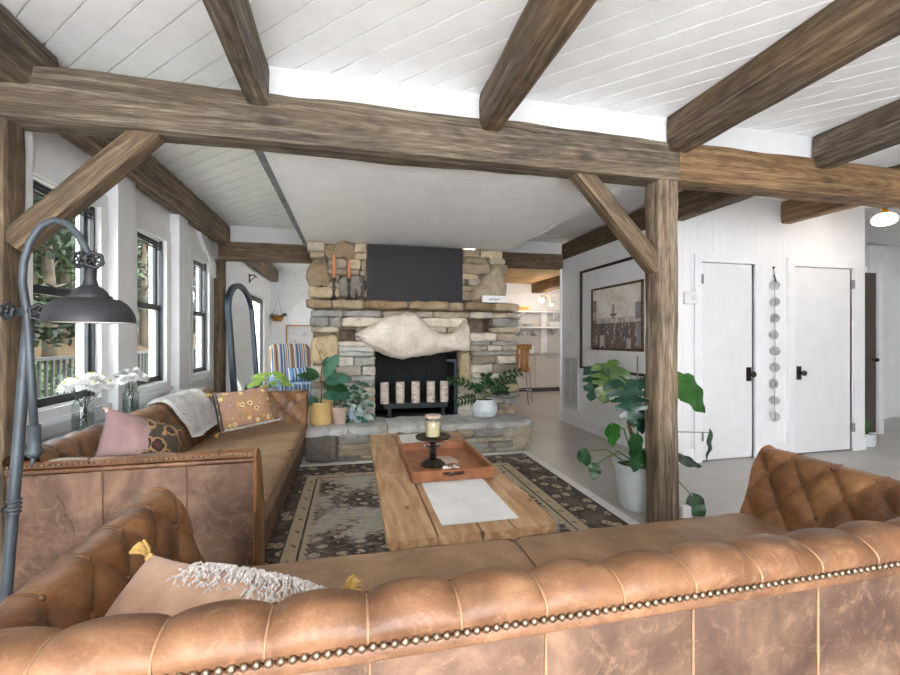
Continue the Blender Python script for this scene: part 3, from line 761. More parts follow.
def make_sofa(label, SL, k2):
    r = thing('leather_sofa', label, 'sofa', (0,0,0), 0, 'pair of tufted leather sofas')
    W = (SL-2*.165)/2
    # local frame: x 0..SL along, y 0 outer back .. SD front
    back = [(0, .715), (-.006, .736), (.008, .756), (.048, .768), (.096, .756), (.130, .708), (.167, .61), (.207, .49), (.230, .41), (.230, .34)]
    sk, pp, bt = tufted(back, SL, .182, .24, .150, .022, 52, .0091, lambda s, d, z: Vector((s, d, z)), s_off=.0364)
    sk.join(pp, 1).join(bt, 2)
    b = sk.build('backrest', ['l_roll', 'l_pipe', 'l_button'], r, True)
    m = MB()
    def pan(i, j):
        x = SL*i/150; z = .07+(.69-.07)*j/14
        k = (x-.04)/.364; f = abs(math.sin(PI*k))**.4
        return (x, .010-.008*f+.003*nz((x, z, 1), 9), z)
    m.grid(151, 15, pan); q = MB()
    x = .04+.364
    while x < SL-.05: q.tube([(x, .006, .08+.60*w/6) for w in range(7)], .0032, 6); x += .364
    m.join(q, 1); q = MB(); q.rbox(.0, SL, -.006, .02, .685, .711, .005, 2)
    m.join(q, 2).build('back_panel', ['l_panel', 'l_pipe', 'l_roll'], b, True)
    m = MB(); x = .015
    while x < SL-.005: m.ball((x, -.005, .715), .0085, 6, (1, .75, 1)); x += .0205
    m.build('nailhead_trim', 'stud', b, True)
    # arms
    arm = [(0, .706), (-.003, .722), (.006, .732), (.030, .736), (.064, .722), (.094, .678), (.130, .578), (.168, .468), (.190, .39), (.190, .32)]
    for side in (0, 1):
        sx = (lambda d: d) if side == 0 else (lambda d: SL-d)
        sk, pp, bt = tufted(arm, SD-.055, .172, .23, .095, .023, 46, .0086, lambda s, d, z: Vector((sx(d), .055+s, z)), s_off=.0688, ramp=(.045, .125))
        sk.join(pp, 1).join(bt, 2)
        A = sk.build('arm', ['l_arm', 'l_roll', 'l_button'], r, True)
        P = [q for q, _ in resample(arm, 24)]
        # front cap, thick and slightly domed, edged with a roll
        out = [(0, .07)]+[(p.x, p.y) for p in P[:-1]]+[(.185, .07)]
        m = MB()
        cx = .075
        def cap(i, j):
            k = i/5; x, z = out[j]; zc = max(.12, min(.66, z)); ccx = min(.14, max(.04, .045+max(0, .62-z)*.15))
            return Vector((sx(ccx+(x-ccx)*k), SD+.016*(1-k**3), zc+(z-zc)*k))
        m.grid(6, len(out), cap, cv=True)
        m.build('arm_front', 'l_arm', A, True)
        m = MB(); m.tube([(sx(p[0]), SD+.001, p[1]) for p in out], .009, 8); m.build('front_roll', 'l_arm', A, True)
        m = MB()
        def apan(i, j):
            y = SD*i/50; z = .07+(.675-.07)*j/14; f = abs(math.sin(PI*(y-.02)/.33))**.4
            return (sx(.012-.010*f+.003*nz((y, z, 4), 9)), y, z)
        m.grid(51, 15, apan); q = MB()
        for y in (.35, .68): q.tube([(sx(.004), y, .08+.59*w/6) for w in range(7)], .003, 6)
        q.rbox(min(sx(-.006), sx(.02)), max(sx(-.006), sx(.02)), .0, SD, .680, .700, .005, 2)
        m.join(q, 1).build('arm_panel', ['l_panel', 'l_roll'], A, True)
        m = MB(); y = .012
        while y < SD: m.ball((sx(-.003), y, .720), .0075, 6, (1, 1, 1)); y += .0205
        m.build('nailhead_trim', 'stud', A, True)
    # seat
    W = (SL-2*.165)/2
    for q in range(2):
        x0 = .165+q*W+.004; x1 = x0+W-.008; m = MB()
        nu, nv = 60, 46
        y0, y1, zb, zt = .20, SD+.012, .265, .418
        def cush(i, j):
            u, v = i/(nu-1), j/(nv-1); a = 2*PI*v
            # cross-section in y,z: rounded superellipse
            cy, cz, hy, hz = (y0+y1)/2, (zb+zt)/2, (y1-y0)/2, (zt-zb)/2
            e = smooth(0, .03, u)*smooth(1, .97, u); e = .90+.10*e
            ca, sa = math.cos(a), math.sin(a)
            y = cy+hy*math.copysign(abs(ca)**.16, ca)*e; z = cz+hz*math.copysign(abs(sa)**.30, sa)*(e*.6+.4 if u in (0, 1) else 1)
            x = x0+(x1-x0)*(smooth(0,1,u)*.15+u*.85)
            if sa > 0:
                cr = math.sin(PI*u)**.5*max(0, math.sin(PI*sq((y-y0)/(y1-y0))))**.5
                z += .016*cr+.012*noise.noise(Vector((x*4+q*9, y*9, 0)))*cr+.006*noise.noise(Vector((x*16+q, y*6, 2)))*cr
            return Vector((x, y, z))
        m.grid(nu, nv, cush, cv=True)
        o = len(m.v)-nu*nv
        m.f.append(tuple(o+k for k in range(nv))); m.f.append(tuple(o+(nu-1)*nv+k for k in range(nv-1, -1, -1)))
        c = m.build('seat_cushion', 'l_seat', r, 'auto')
        m = MB(); 
        m.tube([(x0+.006, y0+.1+(y1-y0-.12)*k/8, zt-.012+.004*math.sin(k*1.3)) for k in range(9)]+[(x0+.03, y1-.004, zt-.016)]+[(x0+.03+(x1-x0-.06)*k/20, y1+.002, zt-.018+.003*math.sin(k)) for k in range(1, 20)]+[(x1-.03, y1-.004, zt-.016)]+[(x1-.006, y1-.02-(y1-y0-.12)*k/8, zt-.012) for k in range(9)], .0045, 6)
        m.build('piping', 'l_roll', c, True)
    m = MB(); m.rbox(.02, SL-.02, .02, SD-.01, .07, .27, .012, 2); m.build('base', 'l_panel', r, 'auto')
    for x in (.10, SL-.10):
        for y in (.10, SD-.10):
            MB().lathe([(.028, .0), (.034, .02), (.028, .045), (.036, .07), (.036, .075)], 14, (x, y, 0)).build('leg', 'black', r, True)
    return r
near = make_sofa('brown leather sofa seen from behind, filling the bottom of the picture', 2.86, 0)
near.location = (-.735, .83, 0)
far = make_sofa('brown leather sofa along the window wall, with the fluffy throw on its back', 2.55, 1)
far.location = (-1.51, 4.86, 0); far.rotation_euler = (0, 0, -PI/2)
far.scale = (1, 1.07, 1)

# ------------------------------------------------------------------ rug
t = NT('distressed_rug'); v = t.mapping()
sp = t.new('ShaderNodeSeparateXYZ'); t.link(t.co.outputs['Object'], sp.inputs[0])
RX, RY = 1.37, 1.72
dx = t.math('SUBTRACT', RX, t.math('ABSOLUTE', sp.outputs[0])); dy = t.math('SUBTRACT', RY, t.math('ABSOLUTE', sp.outputs[1]))
d = t.math('MINIMUM', dx, dy)
DARK, CREAM, BEIGE, BLUE, BRN = (70,61,55), (204,190,168), (190,170,142), (140,148,158), (112,88,68)
wear = t.noise(v, 2.2, 6, .6)
# floral band
vb = t.voro(t.mapping((1, 1, 1)), 9.5, 'F1'); vb2 = t.voro(t.mapping((1, 1, 1), rot=(0,0,.6)), 20)
nb = t.noise(v, 26, 3)
fl = t.math('ADD', vb, t.math('MULTIPLY', t.math('SUBTRACT', nb, .5), .35))
band = t.ramp(fl, [(.0, BRN), (.14, CREAM), (.20, (150,128,104)), (.30, CREAM), (.345, DARK), (.55, DARK), (.70, (92,80,70))], True)
band = t.mix(t.ramp(vb2, [(.16, (190,190,190)), (.22, (0,0,0))]), band, (166,148,124))
# field
vf = t.voro(t.mapping((1, 1.25, 1)), 7.5, 'F1', rand=.35)
ff = t.math('ADD', vf, t.math('MULTIPLY', t.math('SUBTRACT', t.noise(v, 30, 3), .5), .4))
fa = t.ramp(ff, [(0, CREAM), (.10, (118,72,62)), (.16, CREAM), (.24, DARK), (.40, (82,70,62)), (.52, (120,104,88)), (.6, DARK)], True)
fb = t.ramp(t.noise(v, 34, 4), [(.35, (166,162,158)), (.6, (196,184,164))])
field = t.mix(t.ramp(t.math('ADD', wear, t.math('MULTIPLY', t.math('SUBTRACT', t.noise(t.mapping((1, 6, 1)), 14, 3), .5), .3)), [(.47, (0,0,0)), (.53, (255,255,255))]), fa, fb)
# stripe ticks
ty = t.math('FRACT', t.math('MULTIPLY', t.math('ADD', sp.outputs[1], sp.outputs[0]), 5.0))
st = t.mix(t.math('MULTIPLY', t.math('LESS_THAN', ty, .12), t.math('GREATER_THAN', t.math('SINE', t.math('MULTIPLY', d, 90)), .2)), BEIGE, (96,80,70))
def stepmix(at, a, b): return t.mix(t.math('GREATER_THAN', d, at), a, b)
zig = t.math('MULTIPLY', t.math('ABSOLUTE', t.math('SUBTRACT', t.math('FRACT', t.math('MULTIPLY', t.math('ADD', sp.outputs[0], sp.outputs[1]), 16)), .5)), .06)
c = stepmix(.085, (226,224,220), DARK); c = stepmix(.105, c, band); c = stepmix(.375, c, DARK); c = stepmix(.385, c, st); c = stepmix(.47, c, DARK); c = stepmix(.485, c, (190,174,148))
c = t.mix(t.math('GREATER_THAN', d, t.math('ADD', zig, .505)), c, field)
c = t.mix(t.math('MULTIPLY', t.ramp(t.noise(v, 3, 6, .65), [(.48, (0,0,0)), (.72, (255,255,255))]), .40), c, (172,164,154))
t.color(c); t.bump(t.math('ADD', t.noise(v, 260, 2), t.math('MULTIPLY', nb, .5)), .35, .004); M['rug'] = t.set(Roughness=.95)
rug = MB().rbox(-RX, RX, -RY, RY, 0, .010, .003, 1).build('area_rug', 'rug')
rug.location = (.58, 2.86, .0005); tag(rug, 'faded oriental rug with a pale edge under the plank coffee table', 'rug')

# ------------------------------------------------------------------ coffee table and what is on it
TZ = .425
tb = thing('coffee_table', 'long reclaimed plank coffee table on trestle legs in front of the hearth', 'table', (.555, 2.85, .0115))
X0, X1, Y0, Y1 = -.41, .405, -1.0, 1.06
edges = [X0, X0+.225, X0+.43, X0+.585, X1]
m = MB()
for k, (a, b) in enumerate(zip(edges, edges[1:])):
    n = 60
    for sgn in (0,):
        def top(i, j):
            y = Y0+(Y1-Y0)*i/(n-1); f = [0, .012, .5, .988, 1, 1, .5, 0][j]
            z = [TZ-.006, TZ, TZ, TZ, TZ-.006, TZ-.045, TZ-.045, TZ-.045][j]
            x = a+.0025+(b-a-.005)*f
            if k == 0 and f < .1: x += .012*abs(noise.noise(Vector((y*7, 1, 0))))+.05*max(0, 1-(y-Y0)/.06)**2*0.7
            if k == 3 and f > .9: x -= .012*abs(noise.noise(Vector((y*7, 5, 0))))+.05*max(0, 1-(y-Y0)/.06)**2+.05*max(0, 1-(Y1-y)/.06)**2
            if i == 0: y += .014*noise.noise(Vector((x*22, z*20, k)))+(.008 if k % 2 else 0)
            if i == n-1: y += .01*noise.noise(Vector((x*12, z*20, k)))
            return (x, y, z-.0115+.002*noise.noise(Vector((x*3, y*3, k))))
        m.grid(n, 8, top, cv=True)
        o = len(m.v)-n*8; m.f.append(tuple(o+q for q in range(8))); m.f.append(tuple(o+(n-1)*8+q for q in range(7, -1, -1)))
m.build('tabletop', 'plank', tb, 'auto')
for y in (-.72, .80):
    for sx in (-1, 1):
        mm = MB(); L = math.hypot(.56, .34)
        mm.box(-L/2, L/2, -.035, .035, -.032, .032, None)
        o = mm.build('leg', 'legwood', tb); o.location = (0, y+sx*.037, .185); o.rotation_euler = (0, sx*math.atan2(.33, .54), 0)
    MB().rbox(-.33, .33, y-.06, y+.06, TZ-.105, TZ-.058, .006, 2).build('cleat', 'legwood', tb)
MB().rbox(-.035, .035, -.68, .76, .155, .215, .006, 2).build('stretcher', 'legwood', tb)

def cloth(x0, x1, y0, y1, z, fn=None):
    m = MB(); n = 40
    m.grid(n, 20, lambda i, j: (x0+(x1-x0)*j/19+.003*nz((i*.3, j, 0)), y0+(y1-y0)*i/(n-1)+.003*nz((i, j*.3, 4)), z+.0025+.0018*nz((i*.35, j*.35, 1))))
    m.grid(n, 20, lambda i, j: (x0+(x1-x0)*j/19+.003*nz((i*.3, j, 0)), y0+(y1-y0)*i/(n-1)+.003*nz((i, j*.3, 4)), z+.0012))
    return m
ZT = TZ+.001
rn = cloth(.405, .785, 1.95, 3.85, ZT).build('table_runner', 'linen', None, True); tag(rn, 'white linen runner lying lengthwise on the plank table under the tray', 'table runner')
tr = thing('serving_tray', 'reddish wooden tray with cut-out handles on the white runner', 'tray', (.605, 2.90, ZT+.006), math.radians(0))
w, l = .25, .35
m = MB(); m.rbox(-w, w, -l, l, 0, .012, .003, 1); m.build('tray_base', 'traywood', tr)
for sx in (-1, 1): MB().rbox(sx*w-.008, sx*w+.008, -l, l, .0, .062, .004, 2).build('tray_side', 'traywood', tr)
for sy in (-1, 1):
    m = MB(); y = sy*l; m.rbox(-w, w, y-.008, y+.008, .0, .03, .003, 1); m.rbox(-w, -.07, y-.008, y+.008, .028, .066, .003, 1); m.rbox(.07, w, y-.008, y+.008, .028, .066, .003, 1); m.rbox(-.08, .08, y-.008, y+.008, .052, .070, .003, 1)
    m.build('tray_end', 'traywood', tr)
    m = MB(); m.tube([(-.06, y-.011, .045), (-.03, y-.022, .040), (.03, y-.022, .040), (.06, y-.011, .045)], .006, 8); m.build('handle', 'iron', tr, True)
ZR = ZT+.0185
cs = thing('candle_pedestal', 'dark turned pedestal candle stand in the wooden tray', 'candle stand', (.53, 2.84, ZR))
m = MB(); m.lathe([(0, 0), (.082, 0), (.084, .012), (.07, .02), (.058, .032), (.035, .04), (.018, .05)], 28)
z = .05
for q in range(5): m.lathe([(.014, z), (.024, z+.007), (.024, z+.014), (.014, z+.021)], 18); z += .021
m.lathe([(.014, z), (.03, z+.012), (.06, z+.02), (.112, z+.026), (.118, z+.034), (.118, z+.04), (.108, z+.040), (.10, z+.034), (0, z+.033)], 32)
m.build('pedestal', 'iron', cs, 'auto')
zc = ZR+z+.0345
cj = thing('jar_candle', 'cream candle in a clear glass jar on top of the pedestal', 'candle', (.53, 2.84, zc))
m = MB(); m.lathe([(.0, 0), (.05, 0), (.054, .006), (.054, .115), (.046, .125), (.046, .14), (.050, .145), (.047, .145), (.043, .138), (.051, .112), (.051, .008), (0, .005)], 28, cap=False); m.build('glass_jar', 'jar', cj, True)
MB().lathe([(0, .007), (.0495, .007), (.0495, .105), (0, .103)], 28).build('wax', 'wax', cj, 'auto')
MB().lathe([(.052, .126), (.0535, .128), (.0535, .144), (.051, .147), (0, .147)], 28).build('lid_rim', 'potpink', cj, 'auto')
c = thing('bead_garland', 'small tangle of white beads with a pale pink tassel in the tray', 'beads', (.62, 2.68, ZR))
m = MB()
for k in range(26): 
    a = k*.52; m.ball((.055*math.cos(a)*(1-.012*k), .035*math.sin(a), .010+.006*(k % 3)), .0095, 6)
m.build('beads', 'white', c, True)
m = MB()
for k in range(14): m.tube([(.02, .01, .022), (.04+.01*R.random(), .05, .03+.01*R.random()), (.05+.02*R.random(), .085+.02*R.random(), .012)], .002, 4)
m.build('tassel', 'potpink', c, True)
for k, (x, y, rz, mt, lab) in enumerate(((.64, 2.92, .25, 'taupe', 'grey coaster card lying under another in the tray'), (.61, 2.93, -.2, 'potpink', 'pinkish coaster card lying on top in the tray'))):
    o = MB().rbox(-.065, .065, -.065, .065, 0, .006, .002, 1).build('coaster', mt); o.location = (x, y, ZR+.0065*k); o.rotation_euler = (0, 0, rz); tag(o, lab, 'coaster', 'coasters in the tray')

# ------------------------------------------------------------------ floor lamp
lp = thing('floor_lamp', 'blue-grey industrial pipe floor lamp with a dome shade and valve wheels', 'lamp', (-1.24, 1.87, 0))
o = Vector(lp.location)
MB().lathe([(0, 0), (.135, 0), (.14, .012), (.13, .022), (.04, .03), (.02, .06)], 32).build('base', 'lampgrey', lp, 'auto')
m = MB(); m.tube([(0, 0, .02), (.03, 0, .48), (.075, .01, 1.25), (.088, .01, 1.40)], .0175, 14)
for z in (.665, .68, .695, .71): m.lathe([(.018, -.006), (.024, 0), (.018, .006)], 16, (.038+.06*(z-.6), .003, z))
m.build('pole', 'lampgrey', lp, True)
m = MB(); m.tube([(.108, .0, .96), (.1, -.002, 1.15), (.090, -.005, 1.385), (.075, -.005, 1.50), (.078, -.005, 1.57), (.098, -.005, 1.65), (.132, -.005, 1.708), (.172, -.005, 1.732), (.212, -.005, 1.722), (.250, -.005, 1.68), (.276, -.005, 1.62), (.287, -.005, 1.565)], .0125, 14); m.build('gooseneck', 'lampgrey', lp, True)
m = MB(); m.lathe([(.014, 0), (.026, .015), (.026, .028), (.018, .04), (.018, .12)], 14, (.108, 0, .86)); m.tube([(.108, 0, .87), (.10, -.003, .83)], [.012, .004], 8); m.build('finial', 'lampgrey', lp, True)
def valve(at, axis, name):
    m = MB(); a = Vector(axis); q = Vector((0,0,1)).rotation_difference(a).to_matrix(); at = Vector(at); rr = .026
    m.tube([at+q @ Vector((rr*(1+.10*math.cos(k*PI*2*6/48))*math.cos(2*PI*k/48), rr*(1+.10*math.cos(k*PI*2*6/48))*math.sin(2*PI*k/48), 0)) for k in range(49)], .0062, 7, False)
    for k in range(6): m.tube([at, at+q @ Vector((rr*math.cos(PI*k/3), rr*math.sin(PI*k/3), 0))], .004, 6)
    m.ball(at, .009, 7); m.tube([at-a*.035, at], .006, 8)
    return m.build(name, 'black', lp, True)
valve((.043, -.028, 1.395), (-.35, -.93, .1), 'valve_wheel'); valve((.142, -.03, 1.39), (.4, -.9, 0), 'valve_wheel')
MB().tube([(.048, -.002, 1.393), (.135, -.002, 1.39)], .016, 12).build('valve_body', 'lampgrey', lp, True)
valve((.268, -.035, 1.585), (-.25, -.96, 0), 'valve_wheel'); valve((.313, -.035, 1.585), (.35, -.92, 0), 'valve_wheel')
cx = .287
m = MB(); m.lathe([(0.0150, 1.575), (0.0200, 1.565), (0.0180, 1.52), (0.0240, 1.495), (0.0380, 1.485), (0.0517, 1.47), (0.0583, 1.455), (0.0658, 1.455), (0.0677, 1.445), (0.0921, 1.442), (0.1109, 1.428), (0.1260, 1.408), (0.1363, 1.385), (0.1410, 1.362), (0.1410, 1.355), (0.1372, 1.355), (0.1325, 1.38), (0.1203, 1.405), (0.0846, 1.432), (0.0300, 1.44), (0.0000, 1.44)], 40, (cx, -.005, 0)); m.build('lamp_shade', 'shade', lp, 'auto')
m = MB(); m.lathe([(0.0000, 1.437), (0.0300, 1.437), (0.0837, 1.429), (0.1194, 1.402), (0.1307, 1.38), (0.1354, 1.357)], 40, (cx, -.005, 0), cap=False); m.build('shade_lining', 'shadein', lp, True)
m = MB(); m.tube([(.035, -.016, .70), (.0, -.03, .66), (-.02, -.03, .60), (-.02, -.02, .30), (-.05, -.02, .02)], .0045, 6); m.build('power_cord', 'black', lp, True)

# ------------------------------------------------------------------ cushions and throw
def pillow(m, w, h, t, n=34, p=2.6, fn=None, seed=0):
    """soft square cushion in its own frame: w along x, h along z, t along y"""
    def f(side):
        def g(i, j):
            u, v = 2*i/(n-1)-1, 2*j/(n-1)-1
            e = max(0, (1-abs(u)**p)*(1-abs(v)**p))**.5
            pin = 1-.07*(1-abs(u)**2)*abs(v)**4; pin2 = 1-.07*(1-abs(v)**2)*abs(u)**4
            x, z = u*w/2*pin2, v*h/2*pin
            y = side*(t/2*e+.006*noise.noise(Vector((u*3+seed, v*3, side)))*e+.004*noise.noise(Vector((u*9+seed, v*3, side)))*e)
            return (x, y, z)
        return g
    m.grid(n, n, f(-1)); m.grid(n, n, f(1)); return m
def tassel(at, d, mat, par, L=.05):
    m = MB(); at, d = Vector(at), Vector(d).normalized()
    m.ball(at+d*.008, .012, 6)
    for k in range(34):
        e = Vector((R.uniform(-1,1), R.uniform(-1,1), R.uniform(-1,1)))*.30
        m.tube([at+d*.006, at+(d+e).normalized()*L*.55, at+(d+e*1.1-Vector((0,0,.25))).normalized()*L], .0028, 4)
    return m.build('tassel', mat, par, True)
t = NT('blush_velvet'); v = t.mapping()
t.color(t.ramp(t.noise(v, 5, 6, .6), [(.3, (176,136,110)), (.55, (202,164,136)), (.75, (222,190,164))])); t.b.inputs['Sheen Weight'].default_value = .3; t.bump(t.noise(t.mapping((1, 8, 4)), 5, 4), .3, .01); M['blush'] = t.set(Roughness=.8)
t = NT('mauve_satin'); v = t.mapping()
c = t.ramp(t.noise(v, 4, 4), [(.3, (142,112,114)), (.7, (176,146,144))])
spx = t.new('ShaderNodeSeparateXYZ'); t.link(t.co.outputs['Object'], spx.inputs[0])
mm = t.math('GREATER_THAN', t.math('ADD', spx.outputs[0], t.math('MULTIPLY', t.math('SUBTRACT', t.noise(v, 11, 3), .5), .10)), -.04)
emb = t.ramp(t.math('ADD', t.voro(v, 12), t.math('MULTIPLY', t.noise(v, 40, 3), .4)), [(0, (206,190,170)), (.24, (60,66,50)), (.38, (104,56,52)), (.52, (54,44,40)), (.66, (178,140,96)), (.78, (70,64,54))], True)
t.color(t.mix(mm, c, emb)); M['mauve'] = t.set(Roughness=.55)
t = NT('floral_tapestry'); v = t.mapping()
c = t.ramp(t.noise(v, 5, 4), [(.35, (164,128,116)), (.65, (190,146,108))])
vf = t.voro(v, 12); 
fl = t.ramp(t.math('ADD', vf, t.math('MULTIPLY', t.math('SUBTRACT', t.noise(v, 40, 3), .5), .35)), [(0, (96,62,44)), (.10, (226,206,164)), (.26, (204,158,92)), (.36, (112,116,92)), (.44, (84,66,52))], True)
c = t.mix(t.ramp(vf, [(.36, (255,255,255)), (.42, (0,0,0))]), c, fl)
dd = t.voro(v, 30); c = t.mix(t.ramp(dd, [(.12, (220,220,220)), (.18, (0,0,0))]), c, (232,226,214))
t.color(c); t.bump(vf, .4, .01); M['floral'] = t.set(Roughness=.85)
M['tassel'] = plain('mustard_tassel', (214,178,104), .8, var=.15, vs=60)
M['trimwhite'] = plain('white_fringe', (204,198,194), .85, var=.2, vs=90)
# lumbar cushion on the near sofa, leaning in the left corner
p = thing('lumbar_cushion', 'blush velvet cushion with mustard tassels and a white fringe on the near sofa', 'cushion', (-.35, 1.135, .555))
b = pillow(MB(), .63, .36, .19, seed=3).build('cushion_body', 'blush', p, True)
for sx, sz in ((-1, 1), (1, 1), (1, -1)): tassel((sx*.298, 0, sz*.165), (sx*.5, -.6, sz*.4), 'tassel', p, .062)
m = MB()
for k in range(480):
    x = R.uniform(-.12, .28); q = R.random(); z = .170-.075*q*q-.02*((x-.06)/.24)**2; y = -.018-.062*q**.6 if R.random() < .75 else .03*q
    a = R.uniform(0, 2*PI); L = R.uniform(.010, .026)
    m.tube([(x, y, z), (x+L*.5*math.cos(a), y-.006, z+.008), (x+L*math.cos(a), y-.010*R.random(), z-.004+L*.6*math.sin(a))], R.uniform(.002, .0038), 4)
m.build('bead_fringe', 'trimwhite', p, False, fix=False)
p.rotation_euler = (math.radians(-52), math.radians(2), math.radians(-26))
# mauve cushion on the far sofa near arm
p = thing('embroidered_cushion', 'mauve cushion with dark embroidery, standing behind the near arm of the window sofa', 'cushion', (-1.10, 2.60, .675))
pillow(MB(), .42, .42, .20, seed=8).build('cushion_body', 'mauve', p, True)
tassel((-.205, 0, .185), (-.5, 0, .8), 'potpink', p, .03)
p.rotation_euler = (math.radians(-22), math.radians(24), math.radians(48))
p = thing('floral_cushion', 'floral tapestry cushion with mustard corner tassels near the throw on the window sofa', 'cushion', (-.95, 4.22, .655))
pillow(MB(), .50, .36, .17, seed=12).build('cushion_body', 'floral', p, True)
for sx, sz in ((-1, 1), (-1, -1)): tassel((sx*.24, 0, sz*.165), (sx, 0, sz*.5), 'tassel', p, .05)
m = MB()
for k in range(420):
    x = -.22+.48*R.random(); a = R.uniform(0, 2*PI); L = R.uniform(.01, .03)
    y = -.02-.07*R.random()
    m.tube([(x, y, -.172+.01*R.random()), (x+L*math.cos(a)*.5, y-L*.4, -.168), (x+L*math.cos(a), y-L, -.178)], R.uniform(.002, .004), 4)
m.build('bottom_fringe', 'trimwhite', p, False, fix=False)
m = MB(); m.tube([(-.243, -.02, .17), (-.247, -.035, .05), (-.247, -.035, -.05), (-.243, -.02, -.17)], .008, 8); m.tube([(-.225, -.035, .165), (-.228, -.055, .05), (-.228, -.055, -.05), (-.225, -.035, -.165)], .006, 8); m.build('striped_edge', 'navyframe', p, True)
p.rotation_euler = (math.radians(-20), math.radians(-4), math.radians(34))
# fluffy throw over the back of the window sofa
bp = resample([(-.012, .60), (-.012, .70), (-.008, .742), (.008, .76), (.048, .775), (.100, .764), (.142, .712), (.180, .61), (.216, .505), (.245, .475), (.32, .485)], 44)
S0 = 3.97
m = MB()
def throw(i, j):
    u = i/51; q, _ = bp[j]; k = j/43
    y = 3.70+.74*u+.09*noise.noise(Vector((k*3, u, 0)))+(.16*k-.02)
    d = .016+.014*noise.noise(Vector((u*6, k*7, 2)))+.010*math.sin(u*19+k*3)*.6+.01*noise.noise(Vector((u*22, k*22, 5)))
    ed = smooth(0, .05, u)*smooth(1, .95, u)
    d = .006+d*ed
    nx, nz_ = 0, 0
    a = bp[max(j-1, 0)][0]; b = bp[min(j+1, 43)][0]; t_ = (b-a).normalized(); nn = Vector((-t_.y, t_.x))
    P = q+nn*(d+.020)
    return Vector((-1.51+P.x*1.07, y, P.y))
m.grid(52, 44, throw)
base = list(m.v)
for k in range(5200):
    i, j = R.randrange(51), R.randrange(43); q = Vector(base[i*44+j]); q2 = Vector(base[(i+1)*44+j]); q3 = Vector(base[i*44+j+1])
    q = q.lerp(q2, R.random()).lerp(q3, R.random()*.5); n_ = (q2-Vector(base[i*44+j])).cross(q3-Vector(base[i*44+j])).normalized()
    if n_.z < -.2: n_ = -n_
    if n_.z < .15 and n_.x < 0 and j > 10: n_ = -n_
    e = Vector((R.uniform(-1,1), R.uniform(-1,1), R.uniform(-1, .6)))*.8; L = R.uniform(.012, .026); w_ = n_.orthogonal().normalized()*.0022
    tip = q+(n_+e).normalized()*L
    m.add([q-w_, q+w_, tip], [(0, 1, 2)])
th = m.build('fluffy_throw', 'fur', None, True, fix=False); tag(th, 'fluffy off-white throw draped over the back of the window sofa', 'throw')

# ------------------------------------------------------------------ console behind the window sofa with the two vases
co = thing('console_table', 'narrow glass topped console between the window wall and the sofa', 'console table', (-1.60, 3.68, 0))
m = MB(); m.rbox(-.085, .085, -1.0, 1.0, .728, .740, .003, 1); m.build('glass_top', 'jar', co)
m = MB(); m.box(-.085, -.07, -1.0, 1.0, .69, .727); m.box(.07, .085, -1.0, 1.0, .69, .727); m.box(-.07, .07, -1.0, -.985, .69, .727); m.box(-.07, .07, 0.985, 1.0, .69, .727); m.build('frame', 'black', co)
MB().box(-.069, .069, -.984, .984, .70, .726).build('top_panel', 'potblue', co)
for x in (-.077, .077):
    for y in (-.99, .99): MB().box(x-.008, x+.008, y-.009, y+.009, 0, .69).build('leg', 'black', co)
def vase(x, y, s, lab):
    v = thing('glass_vase', lab, 'vase', (x, y, .7405), R.random(), 'flower vases on the console')
    pr = [(.0, .0), (.042, .0), (.048, .008), (.048, .115), (.045, .135), (.033, .152), (.031, .168), (.036, .178), (.033, .178), (.028, .168), (.030, .150), (.042, .130), (.045, .112), (.045, .012), (0, .008)]
    m = MB(); m.lathe([(a*s, b*s) for a, b in pr], 10, cap=False); m.build('glass_body', 'jar', v, 'auto')
    m = MB(); m.lathe([(0, .010*s), (.0425*s, .013*s), (.0425*s, .085*s), (0, .085*s)], 20); m.build('water', 'water', v, True)
    return v
vase(-1.597, 3.05, 1.16, 'clear bottle vase of white daisies by the nearest window')
vase(-1.602, 3.64, 1.1, 'clear bottle vase of white mums by the post between windows')
def flower(name, label, group, base, tip, r, petals, layers, mat_eye):
    f = thing(name, label, 'flower', base, 0, group)
    b, tp = Vector((0,0,0)), Vector(tip)-Vector(base)
    md = tp*.5+Vector((tp.x*-.25, tp.y*-.25, 0)); MB().tube([b, md, tp], .0022, 5).build('stem', 'dgreen', f, True)
    up = (tp+Vector((0, 0, .05))+Vector((R.uniform(-.06,.10), R.uniform(-.1,.03), 0))).normalized(); q = Vector((0,0,1)).rotation_difference(up).to_matrix()
    m = MB()
    for l in range(layers):
        el = -.25+1.55*l/max(1, layers); rr = r*(1-.22*l/max(1, layers))
        for k in range(petals):
            a = 2*PI*(k+.5*(l % 2))/petals+R.uniform(-.08, .08); e = el+R.uniform(-.1, .1)
            d = Vector((math.cos(a)*math.cos(e), math.sin(a)*math.cos(e), math.sin(e))); s_ = Vector((-math.sin(a), math.cos(a), 0))*rr*(.17 if layers < 3 else .13)
            pts = [d*.12*rr-s_*.4, d*.12*rr+s_*.4, d*.65*rr+s_, d*rr+s_*.35, d*rr-s_*.35, d*.65*rr-s_]
            m.add([tp+q @ p for p in pts], [(0, 1, 2, 5), (5, 2, 3, 4)])
    m.build('petals', 'petal', f, False, fix=False)
    if layers < 5: m = MB(); m.ball(tp+q @ Vector((0, 0, r*.72)), r*.2, 6, (1, 1, .6)); m.build('flower_eye', 'flower_eye', f, True)
    return f
for k in range(9):
    a = k*2.4; rr = .028+.085*math.sqrt(k/9)
    flower('white_daisy', 'white daisy in the bottle vase by the nearest window', 'daisies by the nearest window', (-1.597+.018*math.cos(a+2), 3.05+.018*math.sin(a+2), .758+.004*k), (-1.597+rr*math.cos(a)*.9+.015, 3.05+rr*math.sin(a)*1.2, .985+.02*R.random()+.075*(1-rr/.12)), .048, 16, 4, 1)
